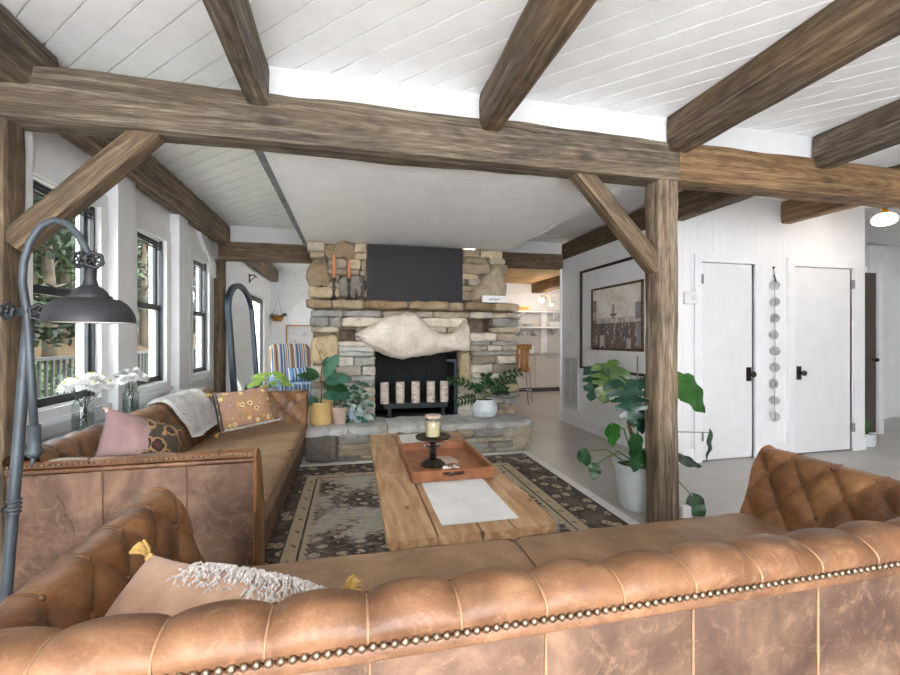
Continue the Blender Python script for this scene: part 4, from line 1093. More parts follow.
for k in range(8):
    a = k*2.4+.5; rr = .02+.085*math.sqrt(k/8)
    flower('white_mum', 'white mum in the bottle vase by the post between windows', 'mums by the window post', (-1.602+.016*math.cos(a+2), 3.64+.016*math.sin(a+2), .757+.004*k), (-1.602+rr*math.cos(a)*.85+.01, 3.64+rr*math.sin(a)*1.25, .985+.03*R.random()+.045*(1-rr/.1)), .046, 16, 6, 0)

# ------------------------------------------------------------------ plants
def leaf(m, base, d, up, L, W, kind='ovate', fold=.18, droop=.25, n=10, splits=0):
    """one leaf blade with midrib fold and droop; splits cuts monstera slots"""
    base, d = Vector(base), Vector(d).normalized(); up = Vector(up); s = d.cross(up).normalized(); nn = s.cross(d)
    def wf(t):
        if kind == 'heart': return W/2*(min(1, (t/.16))**.5 if t < .16 else 1)*max(0, 1-((t-.16)/.84)**1.7)**.75 if t > .16 else W/2*(t/.16)**.5*1.0
        if kind == 'lance': return W/2*math.sin(PI*t**.8)**.8
        return W/2*math.sin(PI*t**.75)**.75
    def P(t, f, off=0):
        b = .16*L if kind == 'heart' else 0
        x = f*wf(t)*1.0; y = t*L-(b*max(0, 1-t/.22)*(abs(f)**.7) if kind == 'heart' else 0)
        z = fold*abs(x)-droop*L*(t**2)-.25*abs(x)**2/max(W, .001)+.05*W*math.sin(t*14)*abs(f)
        return base+d*y+s*x+nn*z
    if not splits:
        m.grid(n, 7, lambda i, j: P(max(.001, min(.999, i/(n-1))), (j-3)/3))
    else:
        for sd in (-1, 1):
            K = splits
            for k in range(K):
                t0, t1 = .02+.96*k/K, .02+.96*(k+1)/K; g = .10*(t1-t0)
                def fn(i, j):
                    t = t0+(t1-t0)*i/3; f = j/5
                    cut = smooth(.42, .75, f)*(1 if 0 < k else .5)
                    tc = (t0+t1)/2+.05*f; tt = t+(tc-t)*cut*.42+.07*f*f*(1-t)
                    return P(max(.001, min(.995, tt)), sd*f)
                m.grid(4, 6, fn)
def pot(prof, mat, par, n=32, name='pot', at=(0,0,0)):
    m = MB(); m.lathe(prof, n, at, cap=False); return m.build(name, mat, par, 'auto')
# monstera beside the post
mo = thing('monstera_plant', 'split-leaf monstera in a white bucket pot behind the timber post', 'plant', (2.155, 2.90, 0))
pr = [(0, .0), (.135, 0), (.142, .012), (.150, .02), (.172, .26), (.178, .262), (.180, .285), (.176, .288), (.185, .32), (.194, .323), (.196, .345), (.186, .347), (.178, .32), (.172, .30), (0, .30)]
pot(pr, 'potwhite', mo)
m = MB(); m.lathe([(0, .312), (.10, .315), (.174, .306)], 24, cap=False); m.build('soil', 'soil', mo, True)
m = MB(); m.tube([(-.05, -.05, .30), (-.06, -.06, 1.02), (-.062, -.06, 1.16)], .006, 6); m.build('stake', 'cord', mo, True)
m = MB()
MO = Vector(mo.location)
m.tube([(-.02, 0, .30), (-.06, .0, .42), (-.04, .02, .52), (-.09, .0, .62), (-.07, .02, .72)], [.018, .017, .016, .014, .012], 8); m.build('trunk', 'bark', mo, True)
# leaf: tip-of-petiole position in world, direction, length, width, splits, material
LV = [((1.90, 2.72, .99), (-.16, -.62, -.80), .34, .31, 6, 'leaf_d', (-.25, -.9, .5)),
      ((1.85, 2.80, 1.09), (-.35, -.3, -.55), .30, .27, 5, 'leaf_o', (-.1, -.5, .9)),
      ((1.77, 2.85, 1.08), (-.42, -.2, -.85), .26, .20, 4, 'leaf_d', (-.75, -.6, .3)),
      ((1.84, 2.84, 1.11), (.25, -.25, -.35), .26, .24, 5, 'leaf_o', (0, -.5, .9)),
      ((2.10, 2.78, 1.0), (.30, -.5, -.55), .30, .28, 5, 'leaf_d', (.1, -.7, .6)),
      ((2.54, 2.92, .96), (.35, -.28, -.50), .30, .30, 0, 'leaf_l', (.1, -.85, .5)),
      ((2.46, 2.95, 1.02), (-.1, -.25, -.75), .26, .27, 0, 'leaf_l', (-.1, -.9, .35)),
      ((2.36, 2.9, .72), (.25, -.3, -.6), .18, .15, 0, 'leaf', (.2, -.8, .4)),
      ((2.72, 2.82, .56), (-.1, -.2, -.9), .22, .14, 0, 'leaf', (.5, -.8, .1)),
      ((2.36, 2.74, .40), (.8, -.2, -.15), .20, .12, 0, 'leaf_d', (0, -.6, .8)),
      ((2.42, 2.66, .14), (.25, -.25, -.9), .20, .13, 0, 'leaf', (-.4, -.8, .2)),
      ((1.84, 2.78, .66), (.05, -.2, -.98), .15, .15, 0, 'leaf_l', (.15, -.98, .2)),
      ((1.60, 2.80, .48), (.35, -.3, -.55), .12, .12, 0, 'leaf', (.1, -.9, .3)),
      ((1.68, 2.74, .40), (-.3, -.4, -.6), .11, .10, 0, 'leaf', (-.2, -.8, .5)),
      ((1.96, 2.68, .60), (-.05, -.2, -.95), .18, .13, 0, 'leaf', (.1, -.95, .2)),
      ((2.00, 2.70, .50), (-.3, -.3, -.5), .17, .14, 0, 'leaf', (.1, -.8, .5)),
      ((2.07, 2.68, .44), (.1, -.3, -.85), .17, .13, 0, 'leaf', (.1, -.9, .3)),
      ((2.02, 2.74, .80), (.1, -.3, -.85), .20, .15, 0, 'leaf_d', (.1, -.9, .3))]
for i, (tip, d, L, W, sp_, mt, up) in enumerate(LV):
    tp = Vector(tip)-MO; b = Vector((-.04+.05*math.sin(i*2), .02*math.cos(i*3), .32 if tip[2] < .7 else .66))
    m = MB(); leaf(m, tp, d, up, L, W, 'heart', .12, .20, 12, sp_)
    q = MB(); q.tube([b, b.lerp(tp, .5)+Vector((0, 0, .07+.03*(i % 3))), tp-Vector((0,0,.0)), tp+Vector(d).normalized()*L*.1], [.006, .005, .0035, .002], 6)
    m.join(q, 1); m.build('leaf', [mt, 'stem'], mo, True, fix=False)
# rubber-leaf plant in the yellow pot on the hearth
HZ = .352
p = thing('fig_plant', 'broad-leaved plant in a cream yellow pot at the left end of the hearth', 'plant', (-.335, 4.93, HZ))
pot([(0, 0), (.115, 0), (.123, .01), (.128, .21), (.132, .215), (.132, .245), (.12, .245), (.116, .215), (0, .21)], 'potyellow', p)
MB().lathe([(0, .225), (.116, .217)], 20, cap=False).build('soil', 'soil', p, True)
m = MB(); m.tube([(0, 0, .21), (.01, 0, .36), (0, -.01, .50), (.02, 0, .66)], [.008, .007, .006, .004], 7); m.build('trunk', 'bark', p, True)
for (b, d, L, W, up, mt) in (((.03, -.01, .52), (.42, -.25, .75), .30, .19, (-.5, -.8, .35), 'leaf_b'), ((.05, -.02, .48), (.85, -.4, .12), .30, .17, (-.1, -.75, .65), 'leaf_b'), ((.06, -.02, .40), (.85, -.35, -.30), .30, .16, (.15, -.7, .7), 'leaf_b'), ((.03, -.02, .44), (.75, -.5, -.1), .32, .16, (0, -.6, .8), 'leaf'),
        ((-.04, 0, .50), (-.8, -.3, .25), .22, .11, (.2, -.7, .7), 'leaf'), ((-.02, 0, .50), (-.6, .2, .55), .20, .09, (.3, -.9, .2), 'leaf'), ((-.02, -.02, .27), (-.8, -.5, -.08), .22, .14, (-.1, -.6, .8), 'leaf_b'), ((.02, 0, .62), (.3, -.1, .7), .14, .06, (-.4, -.8, .3), 'leaf'), ((.03, -.02, .33), (.8, -.5, -.15), .24, .13, (0, -.6, .8), 'leaf_b')):
    m = MB(); leaf(m, b, d, up, L, W, 'ovate', .2, .15); m.build('leaf', mt, p, True, fix=False)
m = MB(); m.tube([(.02, 0, .66), (-.02, 0, .80), (-.06, .01, .87)], .004, 5); m.build('bare_twig', 'bark', p, True)
# little clay pot with a wire trellis
p = thing('clay_pot_plant', 'small pinkish clay pot with a dark wire trellis beside the yellow pot', 'plant', (-.13, 4.89, HZ))
pot([(0, 0), (.062, 0), (.083, .15), (.088, .152), (.088, .185), (.08, .185), (.078, .16), (0, .15)], 'potpink', p)
MB().lathe([(0, .162), (.078, .158)], 18, cap=False).build('soil', 'soil', p, True)
m = MB()
for x in (-.055, .0, .055): m.tube([(x, 0, .15), (x*1.1, 0, .40)], .0035, 5)
for z in (.24, .32, .40): m.tube([(-.065, -.003, z), (.065, -.003, z)], .003, 5)
m.build('trellis', 'iron', p, True)
m = MB()
for k in range(9): a = R.uniform(0, 6.3); leaf(m, (.02*math.cos(a), .02*math.sin(a), .17+.02*k), (math.cos(a), math.sin(a)-.4, .4), (0, -.5, .9), .08, .045, 'ovate')
m.build('foliage', 'leaf_b', p, True, fix=False)
# variegated trailing plant
p = thing('variegated_plant', 'green and white variegated trailing plant in a blue-white pot by the firebox', 'plant', (.05, 4.99, HZ))
pot([(0, 0), (.075, 0), (.10, .05), (.105, .12), (.098, .135), (.09, .135), (.09, .12), (0, .11)], 'potblue', p)
for mt, n, nm in (('leaf_v', 42, 'pale_foliage'), ('leaf_b', 38, 'green_foliage')):
    m = MB()
    for k in range(n):
        a = R.uniform(0, 2*PI); rr = R.uniform(.02, .14); z = R.uniform(.05, .44) if R.random() < .8 else R.uniform(0, .1); rr *= 1.15-z
        leaf(m, (rr*math.cos(a), rr*math.sin(a)*.8-.03, z), (math.cos(a), math.sin(a)-.5, R.uniform(-.6, .4)), (0, -.6, .8), R.uniform(.08, .12), .055, 'ovate', n=6)
    m.build(nm, mt, p, True, fix=False)
m = MB()
for k in range(7): a = k*.9; m.tube([(0, 0, .11), (.05*math.cos(a), .04*math.sin(a)-.02, .25), (.09*math.cos(a), .06*math.sin(a)-.03, .40)], .003, 5)
m.build('stems', 'stem', p, True)
# zz plant in the dimpled white pot
p = thing('zz_plant', 'glossy feathery plant in a dimpled white bowl pot at the right of the hearth', 'plant', (1.565, 4.99, HZ))
m = MB()
def dimple(i, j):
    z = .205*i/27; a = 2*PI*j/72; r0 = .105+.05*math.sin(PI*min(1, (z+.02)/.205)**.8*.86)
    r0 -= .005*max(0, math.sin(z*150))*max(0, math.sin(a*18+(PI if int(z*150/PI/2) % 2 else 0))) if 2 < i < 26 else 0
    return (r0*math.cos(a), r0*math.sin(a), z)
m.grid(28, 72, dimple, cv=True); m.f.append(tuple(range(71, -1, -1))); m.build('pot', 'potwhite', p, True)
m = MB(); m.lathe([(0, .19), (.118, .19)], 24, cap=False); m.build('soil', 'soil', p, True)
for (tx, ty, tz) in ((-.42, -.04, .44), (-.34, -.10, .20), (.0, -.08, .50), (.08, .02, .40), (.36, -.03, .44), (.45, .02, .52), (.22, -.12, .32), (-.12, -.05, .34), (.30, .05, .30)):
    m = MB(); st = MB(); P0 = Vector((0, 0, .19)); P1 = Vector((tx*.45, ty*.5, tz*.85+.08)); P2 = Vector((tx, ty, tz))
    pts = [P0.lerp(P1, k/8).lerp(P1.lerp(P2, k/8), k/8) for k in range(9)]; st.tube(pts, .004, 5)
    for k in range(3, 9):
        d = (pts[k]-pts[k-1]).normalized()
        for sd in (-1, 1):
            s_ = d.cross(Vector((0, -.8, .6))).normalized()*sd
            leaf(m, pts[k], d*.6+s_*.8, (0, -.7, .7), .085, .032, 'lance', n=5)
    m.join(st, 1); m.build('frond', ['leaf', 'stem'], p, True, fix=False)
f = thing('small_window_frame', 'little white frame with two dark panes leaning behind the feathery plant', 'frame', (1.60, 5.155, HZ))
m = MB()
for a in (-.12, -.0, .12): m.box(a-.012, a+.012, -.01, .01, 0, .30)
m.box(-.132, .132, -.01, .01, 0, .022); m.box(-.132, .132, -.01, .01, .278, .30); m.build('frame', 'trim', f)
MB().box(-.115, .115, .0, .006, .02, .28).build('dark_pane', 'iron', f)

# ------------------------------------------------------------------ picture wall
pc = thing('framed_painting', 'large thin framed abstract painting with a wide white mat on the right wall', 'painting', (3.185, 4.72, 1.55))
A, B, Zh = -.82, .82, .685
m = MB()
for a, b, c, d in ((A, B, Zh-.03, Zh), (A, B, -Zh, -Zh+.03), (A, A+.03, -Zh, Zh), (B-.03, B, -Zh, Zh)): m.box(-.035, .012, a, b, c, d)
m.build('outer_frame', 'ochreframe' if 'ochreframe' in M else 'iron', pc)
MB().box(-.010, .008, A+.02, B-.02, -Zh+.02, Zh-.02).build('mat_board', 'trim', pc)
m = MB(); a, b, z0, z1 = -.53, .53, -.41, .40
for q in ((a, b, z1-.025, z1), (a, b, z0, z0+.025), (a, a+.025, z0, z1), (b-.025, b, z0, z1)): m.box(-.03, -.009, *q)
m.build('inner_frame', 't_mid', pc)
t = NT('abstract_canvas'); v = t.mapping()
sp = t.new('ShaderNodeSeparateXYZ'); t.link(t.co.outputs['Object'], sp.inputs[0]); yy, zz = sp.outputs[1], sp.outputs[2]
n1 = t.noise(v, 6, 6, .65)
up_ = t.ramp(n1, [(.3, (200,180,160)), (.5, (228,222,214)), (.72, (240,238,234))])
dn = t.ramp(t.noise(t.mapping((1, 2.2, .9)), 9, 5, .6), [(.30, (70,60,58)), (.45, (128,112,102)), (.55, (86,72,68)), (.64, (206,200,194)), (.8, (150,120,102))])
c = t.mix(t.math('GREATER_THAN', zz, t.math('ADD', t.math('MULTIPLY', n1, .08), -.09)), dn, up_)
c = t.mix(t.math('LESS_THAN', t.math('ABSOLUTE', t.math('ADD', zz, .035)), .035), c, t.ramp(t.noise(t.mapping((1, 12, 2)), 6, 2), [(.4, (226,222,214)), (.6, (150,140,130))]))
def blk(y0, y1, z0, z1, col, mixf=.8):
    global c
    f = t.math('MULTIPLY', t.math('LESS_THAN', t.math('ABSOLUTE', t.math('SUBTRACT', yy, (y0+y1)/2)), (y1-y0)/2), t.math('LESS_THAN', t.math('ABSOLUTE', t.math('SUBTRACT', zz, (z0+z1)/2)), (z1-z0)/2))
    c = t.mix(t.math('MULTIPLY', f, mixf), c, col)
blk(.42, .53, -.12, .24, (116,90,76)); blk(.43, .52, -.02, .09, (188,180,172)); blk(-.52, -.38, -.03, .16, (120,118,122)); blk(-.52, -.40, -.36, -.08, (158,156,160)); blk(.24, .34, -.36, -.22, (206,202,198)); blk(-.30, -.22, -.38, -.26, (200,196,194)); blk(.02, .07, -.02, .16, (110,90,80), .7); blk(-.02, .11, .02, .05, (84,72,68), .8)
t.color(c); M['canvas'] = t.set(Roughness=.7)
MB().box(-.016, -.010, a+.02, b-.02, z0+.02, z1-.02).build('canvas', 'canvas', pc)
v = thing('wall_vent', 'tall white return air grille low on the picture wall', 'vent', (3.19, 5.86, .245))
m = MB(); m.box(-.012, .008, -.215, -.19, 0, .76); m.box(-.012, .008, .19, .215, 0, .76); m.box(-.012, .008, -.19, .19, 0, .025); m.box(-.012, .008, -.19, .19, .735, .76); m.box(-.008, .006, -.012, .012, .025, .735)
for k in range(32): m.box(-.010, .004, -.19, .19, .03+.022*k, .042+.022*k)
m.build('grille', 'vent', v)
MB().box(.003, .008, -.2, .2, .01, .75).build('backing', 'ventdark', v)
o = MB().rbox(-.02, .008, -.05, .05, -.06, .06, .006, 2).build('thermostat', 'plastic'); o.location = (3.188, 5.80, 1.66); tag(o, 'small square thermostat high on the picture wall above the grille', 'thermostat')
s_ = thing('light_switch', 'white light switch plate above the return air grille', 'light switch', (3.195, 5.90, 1.32))
MB().rbox(-.006, .004, -.04, .04, -.06, .06, .003, 1).build('plate', 'plastic', s_); MB().box(-.014, -.005, -.008, .008, -.015, .015).build('toggle', 'trim', s_)
th_ = thing('wall_thermostat', 'white thermostat with a small dial on the wall beside the first closet door', 'thermostat', (3.40, 3.775, 1.71))
MB().rbox(-.072, .072, -.022, .022, -.065, .065, .008, 2).build('thermostat_case', 'plastic', th_); m = MB(); m.lathe([(.026, 0), (.026, .008), (0, .010)], 18, (.025, -.022, .0), (0, -1, 0)); m.build('dial', 'vent', th_, 'auto')
o = thing('outlet_box', 'small white outlet box at the foot of the monstera post', 'outlet', (2.255, 2.50, .02))
MB().rbox(-.07, -.0, -.012, .03, 0, .13, .006, 2).build('box_cover', 'plastic', o)
# shell disc garland between the closet doors
g = thing('disc_garland', 'hanging string of round grey shell discs between the two closet doors', 'garland', (4.47, 3.765, 1.96))
MB().tube([(0, .015, .10), (0, .0, 0), (.005, 0, -.7), (0, 0, -1.58)], .003, 5).build('string', 'cord', g, True)
m = MB(); m.ball((0, .01, .10), .012, 6); m.tube([(-.008, 0, .02), (0, -.004, -.02), (.012, -.01, -.06)], .007, 6); m.build('hanger', 'iron', g, True)
for k in range(9):
    z = -.095-.178*k; an = [-.75, -.35, -1.2, -.1, -.9, -.4, 0, -.8, -.5][k]
    m = MB(); q = Matrix.Rotation(an, 3, 'Z') @ Matrix.Rotation(.15*math.sin(k*2), 3, 'X')
    c0 = Vector((.004*math.sin(k*1.7), 0, z)); d = q @ Vector((0, -1, 0))
    m.lathe([(0, -.004), (.046, -.004), (.050, -.001), (.050, .002), (.046, .004), (0, .005)], 26, c0, d); m.build('disc', 'capiz', g, 'auto')
    m = MB(); m.tube([c0+d*.006+Vector((0, 0, .03)), c0+d*.012, c0+d*.006-Vector((0, 0, .03))], .003, 5); m.build('disc_knot', 'cord', g, True)
# pendant light and small plant in the hall
pl = thing('pendant_light', 'lit round opal glass ceiling pendant with a brass neck at the upper right', 'pendant light', (5.10, 3.17, 2.80))
S_ = Vector((0, 0, 0))
MB().lathe([(0, -.025), (.06, -.025), (.065, -.005), (.065, 0), (0, 0)], 24).build('ceiling_rose', 'brass', pl, 'auto')
MB().tube([(0, 0, -.02), (0, 0, -.21)], .006, 8).build('rod', 'iron', pl, True)
MB().lathe([(.006, -.19), (.02, -.20), (.026, -.225), (.022, -.25), (.034, -.265), (.05, -.275), (.052, -.285), (.0, -.285)], 24).build('neck', 'brass', pl, 'auto')
MB().lathe([(.044, -.282), (.062, -.290), (.085, -.308), (.097, -.332), (.096, -.356), (.082, -.378), (.05, -.394), (.02, -.399), (0, -.400)], 32).build('glass_globe', 'globe', pl, True)
p = thing('hall_plant', 'small upright plant in a pale pot on the floor by the dark hall door', 'plant', (6.035, 3.93, 0))
pot([(0, 0), (.07, 0), (.085, .02), (.088, .14), (.092, .15), (.084, .15), (.08, .135), (0, .13)], 'potwhite', p)
MB().lathe([(0, .138), (.08, .136)], 18, cap=False).build('soil', 'soil', p, True)
for d, L in (((-.15, -.1, 1), .26), ((-.35, 0, 1), .22), ((.25, -.1, 1), .18), ((.1, .1, 1), .2)):
    m = MB(); leaf(m, (0, 0, .13), d, (0, -1, .2), L, .05, 'lance', .2, .05); m.build('leaf', 'leaf_l', p, True, fix=False)

# ------------------------------------------------------------------ sunroom
def arch(w, h, n=20):
    r = w/2; return [(-r, 0), (-r, h-r)]+[(-r*math.cos(PI*k/n), h-r+r*math.sin(PI*k/n)) for k in range(1, n)]+[(r, h-r), (r, 0)]
mi = thing('arched_mirror', 'tall arched floor mirror with a thick blue-black frame leaning behind the window sofa', 'mirror', (-1.385, 6.42, 0), math.atan2(.80, .14))
mi.rotation_euler = (-.072, 0, math.atan2(.80, .14))
o_, i_ = arch(.80, 2.05), arch(.67, 1.985)
i_ = [(x, max(z, .065)) for x, z in i_]
m = MB(); n = len(o_)
for (ya, yb) in ((-.03, .03),):
    vs = [(x, ya, z) for x, z in o_]+[(x, ya, z) for x, z in i_]+[(x, yb, z) for x, z in o_]+[(x, yb, z) for x, z in i_]
    fs = []
    for k in range(n):
        q = (k+1) % n; fs += [(k, q, n+q, n+k), (2*n+k, 3*n+k, 3*n+q, 2*n+q), (k, 2*n+k, 2*n+q, q), (n+k, n+q, 3*n+q, 3*n+k)]
    m.add(vs, fs)
m.build('frame', 'navyframe', mi)
m = MB(); m.poly_prism(arch(.70, 2.0), lambda x, z: (x, -.006, max(.04, z)), lambda x, z: (x, .012, max(.04, z))); m.build('mirror_glass', 'silver', mi)
# striped armchair
t = NT('striped_upholstery'); sp = t.new('ShaderNodeSeparateXYZ'); t.link(t.co.outputs['Object'], sp.inputs[0])
f = t.math('FRACT', t.math('MULTIPLY', t.math('ADD', sp.outputs[0], 3), 3.4))
BL, DK, TN, BR, LB = (84,108,144), (54,58,72), (206,190,166), (150,116,94), (138,160,186)
t.color(t.ramp(f, [(0, BL), (.08, TN), (.14, BR), (.26, DK), (.31, BR), (.40, TN), (.46, LB), (.54, DK), (.60, BL), (.68, TN), (.73, DK), (.80, LB), (.88, BR), (.95, TN)], True)); t.bump(t.noise(t.mapping(), 160, 3), .3, .004); M['stripe'] = t.set(Roughness=.85)
t = NT('blue_striped_cloth'); sp = t.new('ShaderNodeSeparateXYZ'); t.link(t.co.outputs['Object'], sp.inputs[0])
f = t.math('FRACT', t.math('MULTIPLY', t.math('ADD', sp.outputs[0], 3), 7))
t.color(t.ramp(f, [(0, (96,124,164)), (.25, (178,196,214)), (.4, (70,92,132)), (.6, (206,212,216)), (.75, (110,138,176))], True)); M['bluestripe'] = t.set(Roughness=.85)
a = thing('striped_armchair', 'striped blue and brown wing armchair beyond the left end of the chimney', 'armchair', (-.98, 8.25, 0), math.radians(24))
m = MB()
def chback(i, j):
    u, v = i/24*2-1, j/28; ang = 2*PI*v
    hw = .36-.05*(1-(1-abs(u))**2)*0; zz = .38+.80*(i/24); w_ = .33+.07*(i/24)-.10*max(0, (i-20)/4)**2
    ca, sa = math.cos(ang), math.sin(ang)
    x = w_*math.copysign(abs(ca)**.35, ca); y = .30+.16*(i/24)+.075*math.copysign(abs(sa)**.6, sa)*(1-.5*max(0, (i-21)/3))
    y -= .05*(abs(x)/.4)**2
    return (x, y, zz)
m.grid(25, 28, chback, cv=True); m.f.append(tuple(24*28+k for k in range(28))); m.f.append(tuple(range(27, -1, -1))); m.build('backrest', 'stripe', a, True)
MB().rbox(-.36, .36, -.36, .34, .18, .34, .03, 3).build('seat_base', 'bluestripe', a, True)
MB().rbox(-.29, .29, -.40, .27, .345, .50, .05, 4).build('seat_cushion', 'bluestripe', a, True)
for sx in (-1, 1):
    m = MB(); m.rbox(sx*.36-.055, sx*.36+.055, -.37, .33, .19, .62, .05, 4); m.build('arm', 'bluestripe', a, True)
    for y in (-.30, .27): MB().lathe([(.018, 0), (.022, .02), (.028, .18)], 10, (sx*.30, y, 0)).build('leg', 't_mid', a, True)
p = thing('blue_cushion', 'small blue striped cushion on the seat of the striped armchair', 'cushion', (-.93, 8.22, .625))
pillow(MB(), .40, .28, .12, 18, seed=5).build('cushion_body', 'bluestripe', p, True); p.rotation_euler = (math.radians(-22), 0, math.radians(24))
t = NT('pale_print'); v = t.mapping()
t.color(t.ramp(t.noise(v, 5, 6, .65), [(.3, (160,140,134)), (.5, (206,200,200)), (.65, (190,196,206)), (.8, (222,190,164))])); M['print'] = t.set(Roughness=.7)
pc = thing('pale_picture', 'pale abstract picture in a thin wooden frame behind the armchair', 'picture', (-1.02, 10.185, 1.08))
m = MB(); 
for q in ((-.42, .42, .47, .50), (-.42, .42, -.50, -.47), (-.42, -.39, -.50, .50), (.39, .42, -.50, .50)): m.box(q[0], q[1], -.025, .01, q[2], q[3])
m.build('frame', 'ochre', pc); MB().box(-.40, .40, -.01, .005, -.48, .48).build('print', 'print', pc)
h = thing('hanging_planter', 'small brown basket planter hanging on the sunroom rear wall', 'planter', (-1.60, 10.08, 1.66))
m = MB(); m.lathe([(0, 0), (.09, 0), (.12, .06), (.125, .12), (.11, .12), (.105, .06), (0, .03)], 16, cap=False); m.build('basket', 'ochre', h, True)
m = MB()
for k in range(22): aa = R.uniform(0, 6.3); leaf(m, (.07*math.cos(aa), .06*math.sin(aa), .12), (math.cos(aa), math.sin(aa)-.3, R.uniform(-.3, .7)), (0, -.5, .8), .15, .05, 'lance')
m.build('foliage', 'leaf_o', h, True, fix=False)
m = MB(); m.tube([(-.11, 0, .10), (0, .10, .55)], .003, 5); m.tube([(.11, 0, .10), (0, .10, .55)], .003, 5); m.build('hanger', 'cord', h)
h = thing('iron_bracket', 'small dark iron bracket on the white wall above the glazed sliding door', 'bracket', (-1.745, 8.08, 2.33))
m = MB(); m.box(0, .012, -.03, .03, -.08, .08); m.tube([(.01, 0, .05), (.08, 0, .06), (.12, 0, .02)], .012, 7); m.tube([(.01, 0, -.05), (.10, .0, .03)], .008, 6); m.build('bracket_arm', 'iron', h)
st = thing('plant_stool', 'low wooden stool holding the white potted plant behind the window sofa', 'stool', (-1.03, 5.90, 0))
MB().lathe([(0, .47), (.15, .47), (.155, .485), (.15, .50), (0, .50)], 24).build('seat', 't_warm', st, 'auto')
for k in range(3):
    aa = k*2.09+.5; MB().tube([(.10*math.cos(aa), .10*math.sin(aa), .472), (.14*math.cos(aa), .14*math.sin(aa), 0)], [.015, .011], 8).build('leg', 't_warm', st, True)
p = thing('lime_plant', 'lime green leafy plant in a white pot between the mirror and the armchair', 'plant', (-1.03, 5.90, .501))
pot([(0, 0), (.08, 0), (.105, .15), (.11, .16), (.10, .16), (.095, .145), (0, .14)], 'potwhite', p); MB().lathe([(0, .148), (.095, .146)], 18, cap=False).build('soil', 'soil', p, True)
for k in range(17):
    aa = k*2.4; r_ = .05+.13*(k/17); z_ = .34-.010*k+.04*R.random(); b = (r_*math.cos(aa), r_*math.sin(aa), z_)
    m = MB(); leaf(m, b, (math.cos(aa), math.sin(aa)-.2, -.15), (0, -.5, .85), .15, .10, 'heart', .15, .2, 8); q = MB(); q.tube([(0, 0, .14), (b[0]*.4, b[1]*.4, z_*.8), b], .003, 5); m.join(q, 1); m.build('leaf', ['leaf_y', 'stem'], p, True, fix=False)
p = thing('snake_plant', 'upright snake plant with yellow edged leaves in front of the arched mirror', 'plant', (-1.21, 5.80, 0))
pot([(0, 0), (.09, 0), (.12, .22), (.125, .24), (.115, .24), (.11, .22), (0, .21)], 'potpink', p); MB().lathe([(0, .222), (.11, .22)], 18, cap=False).build('soil', 'soil', p, True)
for k in range(9):
    aa = k*2.4; L = .42+.12*R.random(); b = (.055*math.cos(aa), .055*math.sin(aa), .22)
    m = MB(); leaf(m, b, (.18*math.cos(aa), .18*math.sin(aa), 1), (math.sin(k), -1, 0), L, .06, 'lance', .25, 0); q = MB(); leaf(q, (b[0], b[1]+.003, b[2]), (.18*math.cos(aa), .18*math.sin(aa), 1), (math.sin(k), -1, 0), L*1.01, .074, 'lance', .25, 0); m.join(q, 1)
    m.build('leaf', ['leaf', 'leaf_y'], p, True, fix=False)

# ------------------------------------------------------------------ kitchen
for i, (a, b) in enumerate(((2.45, 3.35), (3.352, 4.25), (4.252, 5.15), (5.152, 6.05))):
    c = thing('base_cabinet', ['taupe base cabinet at the left, behind the chimney', 'taupe base cabinet behind the bar stool', 'taupe base cabinet nearest the white wall corner', 'taupe base cabinet hidden past the wall corner'][i], 'cabinet', ((a+b)/2, 9.87, 0), 0, 'kitchen base cabinets')
    w = (b-a)/2
    MB().box(-w, w, -.29, .32, .10, .865).build('body', 'taupe', c); MB().box(-w, w, -.24, .30, 0, .098).build('toe_kick', 'iron', c)
    m = MB(); m.box(-w+.006, w-.006, -.312, -.291, .115, .855)
    for q in ((-w+.006, -w+.075, .115, .855), (w-.075, w-.006, .115, .855), (-w+.076, w-.076, .785, .855), (-w+.076, w-.076, .115, .185)): m.box(q[0], q[1], -.325, -.313, q[2], q[3])
    d = m.build('door', 'taupe', c); m = MB(); m.tube([(-.16, -.325, .825), (-.15, -.352, .825), (.15, -.352, .825), (.16, -.325, .825)], .007, 7); m.build('handle', 'hinge', d, True)
o = MB().rbox(2.40, 6.1, 9.53, 10.195, .867, .905, .004, 1).build('worktop', 'ktop', origin=(4, 9.9, .867)); tag(o, 'grey worktop running along the kitchen wall', 'worktop')
def shelf(z, lab):
    s_ = thing('wall_shelf', lab, 'shelf', (4.1, 10.05, z), 0, 'kitchen wall shelves')
    MB().rbox(-1.0, 1.15, -.14, .145, 0, .03, .003, 1).build('board', 'trim', s_)
    for x in (-.75, .0, .95):
        m = MB(); m.box(x-.02, x+.02, .12, .147, -.20, -.001); m.poly_prism([(.12, -.19), (.12, -.15), (-.09, -.001), (-.12, -.001), (-.12, -.02)], lambda y, zz: (x-.02, y, zz), lambda y, zz: (x+.02, y, zz)); m.build('bracket', 'trim', s_)
shelf(1.535, 'lower white kitchen shelf with mugs hanging below it'); shelf(1.925, 'upper white kitchen shelf with the yellow box on it')
for i, x in enumerate((3.52, 3.72, 3.92, 4.16, 4.40)):
    c = thing('hanging_mug', ['first', 'second', 'third', 'fourth', 'fifth'][i]+' grey mug from the left hanging under the lower kitchen shelf', 'mug', (x, 9.98, 1.385), 0, 'mugs under the lower kitchen shelf')
    MB().lathe([(0, -.05), (.04, -.05), (.045, -.04), (.045, .05), (.041, .05), (.040, -.035), (0, -.04)], 18, axis=(.25, -.8, -.5), cap=False).build('cup', 'white' if i % 2 else 'chrome', c, True)
    MB().tube([(0, .0, .04), (.0, .01, .085), (0, .03, .09), (0, .04, .04)], .006, 6).build('handle', 'white' if i % 2 else 'chrome', c, True)
    MB().tube([(0, .01, .145), (0, .01, .10), (0, -.01, .085), (0, -.012, .10)], .003, 5).build('hook', 'iron', c, True)
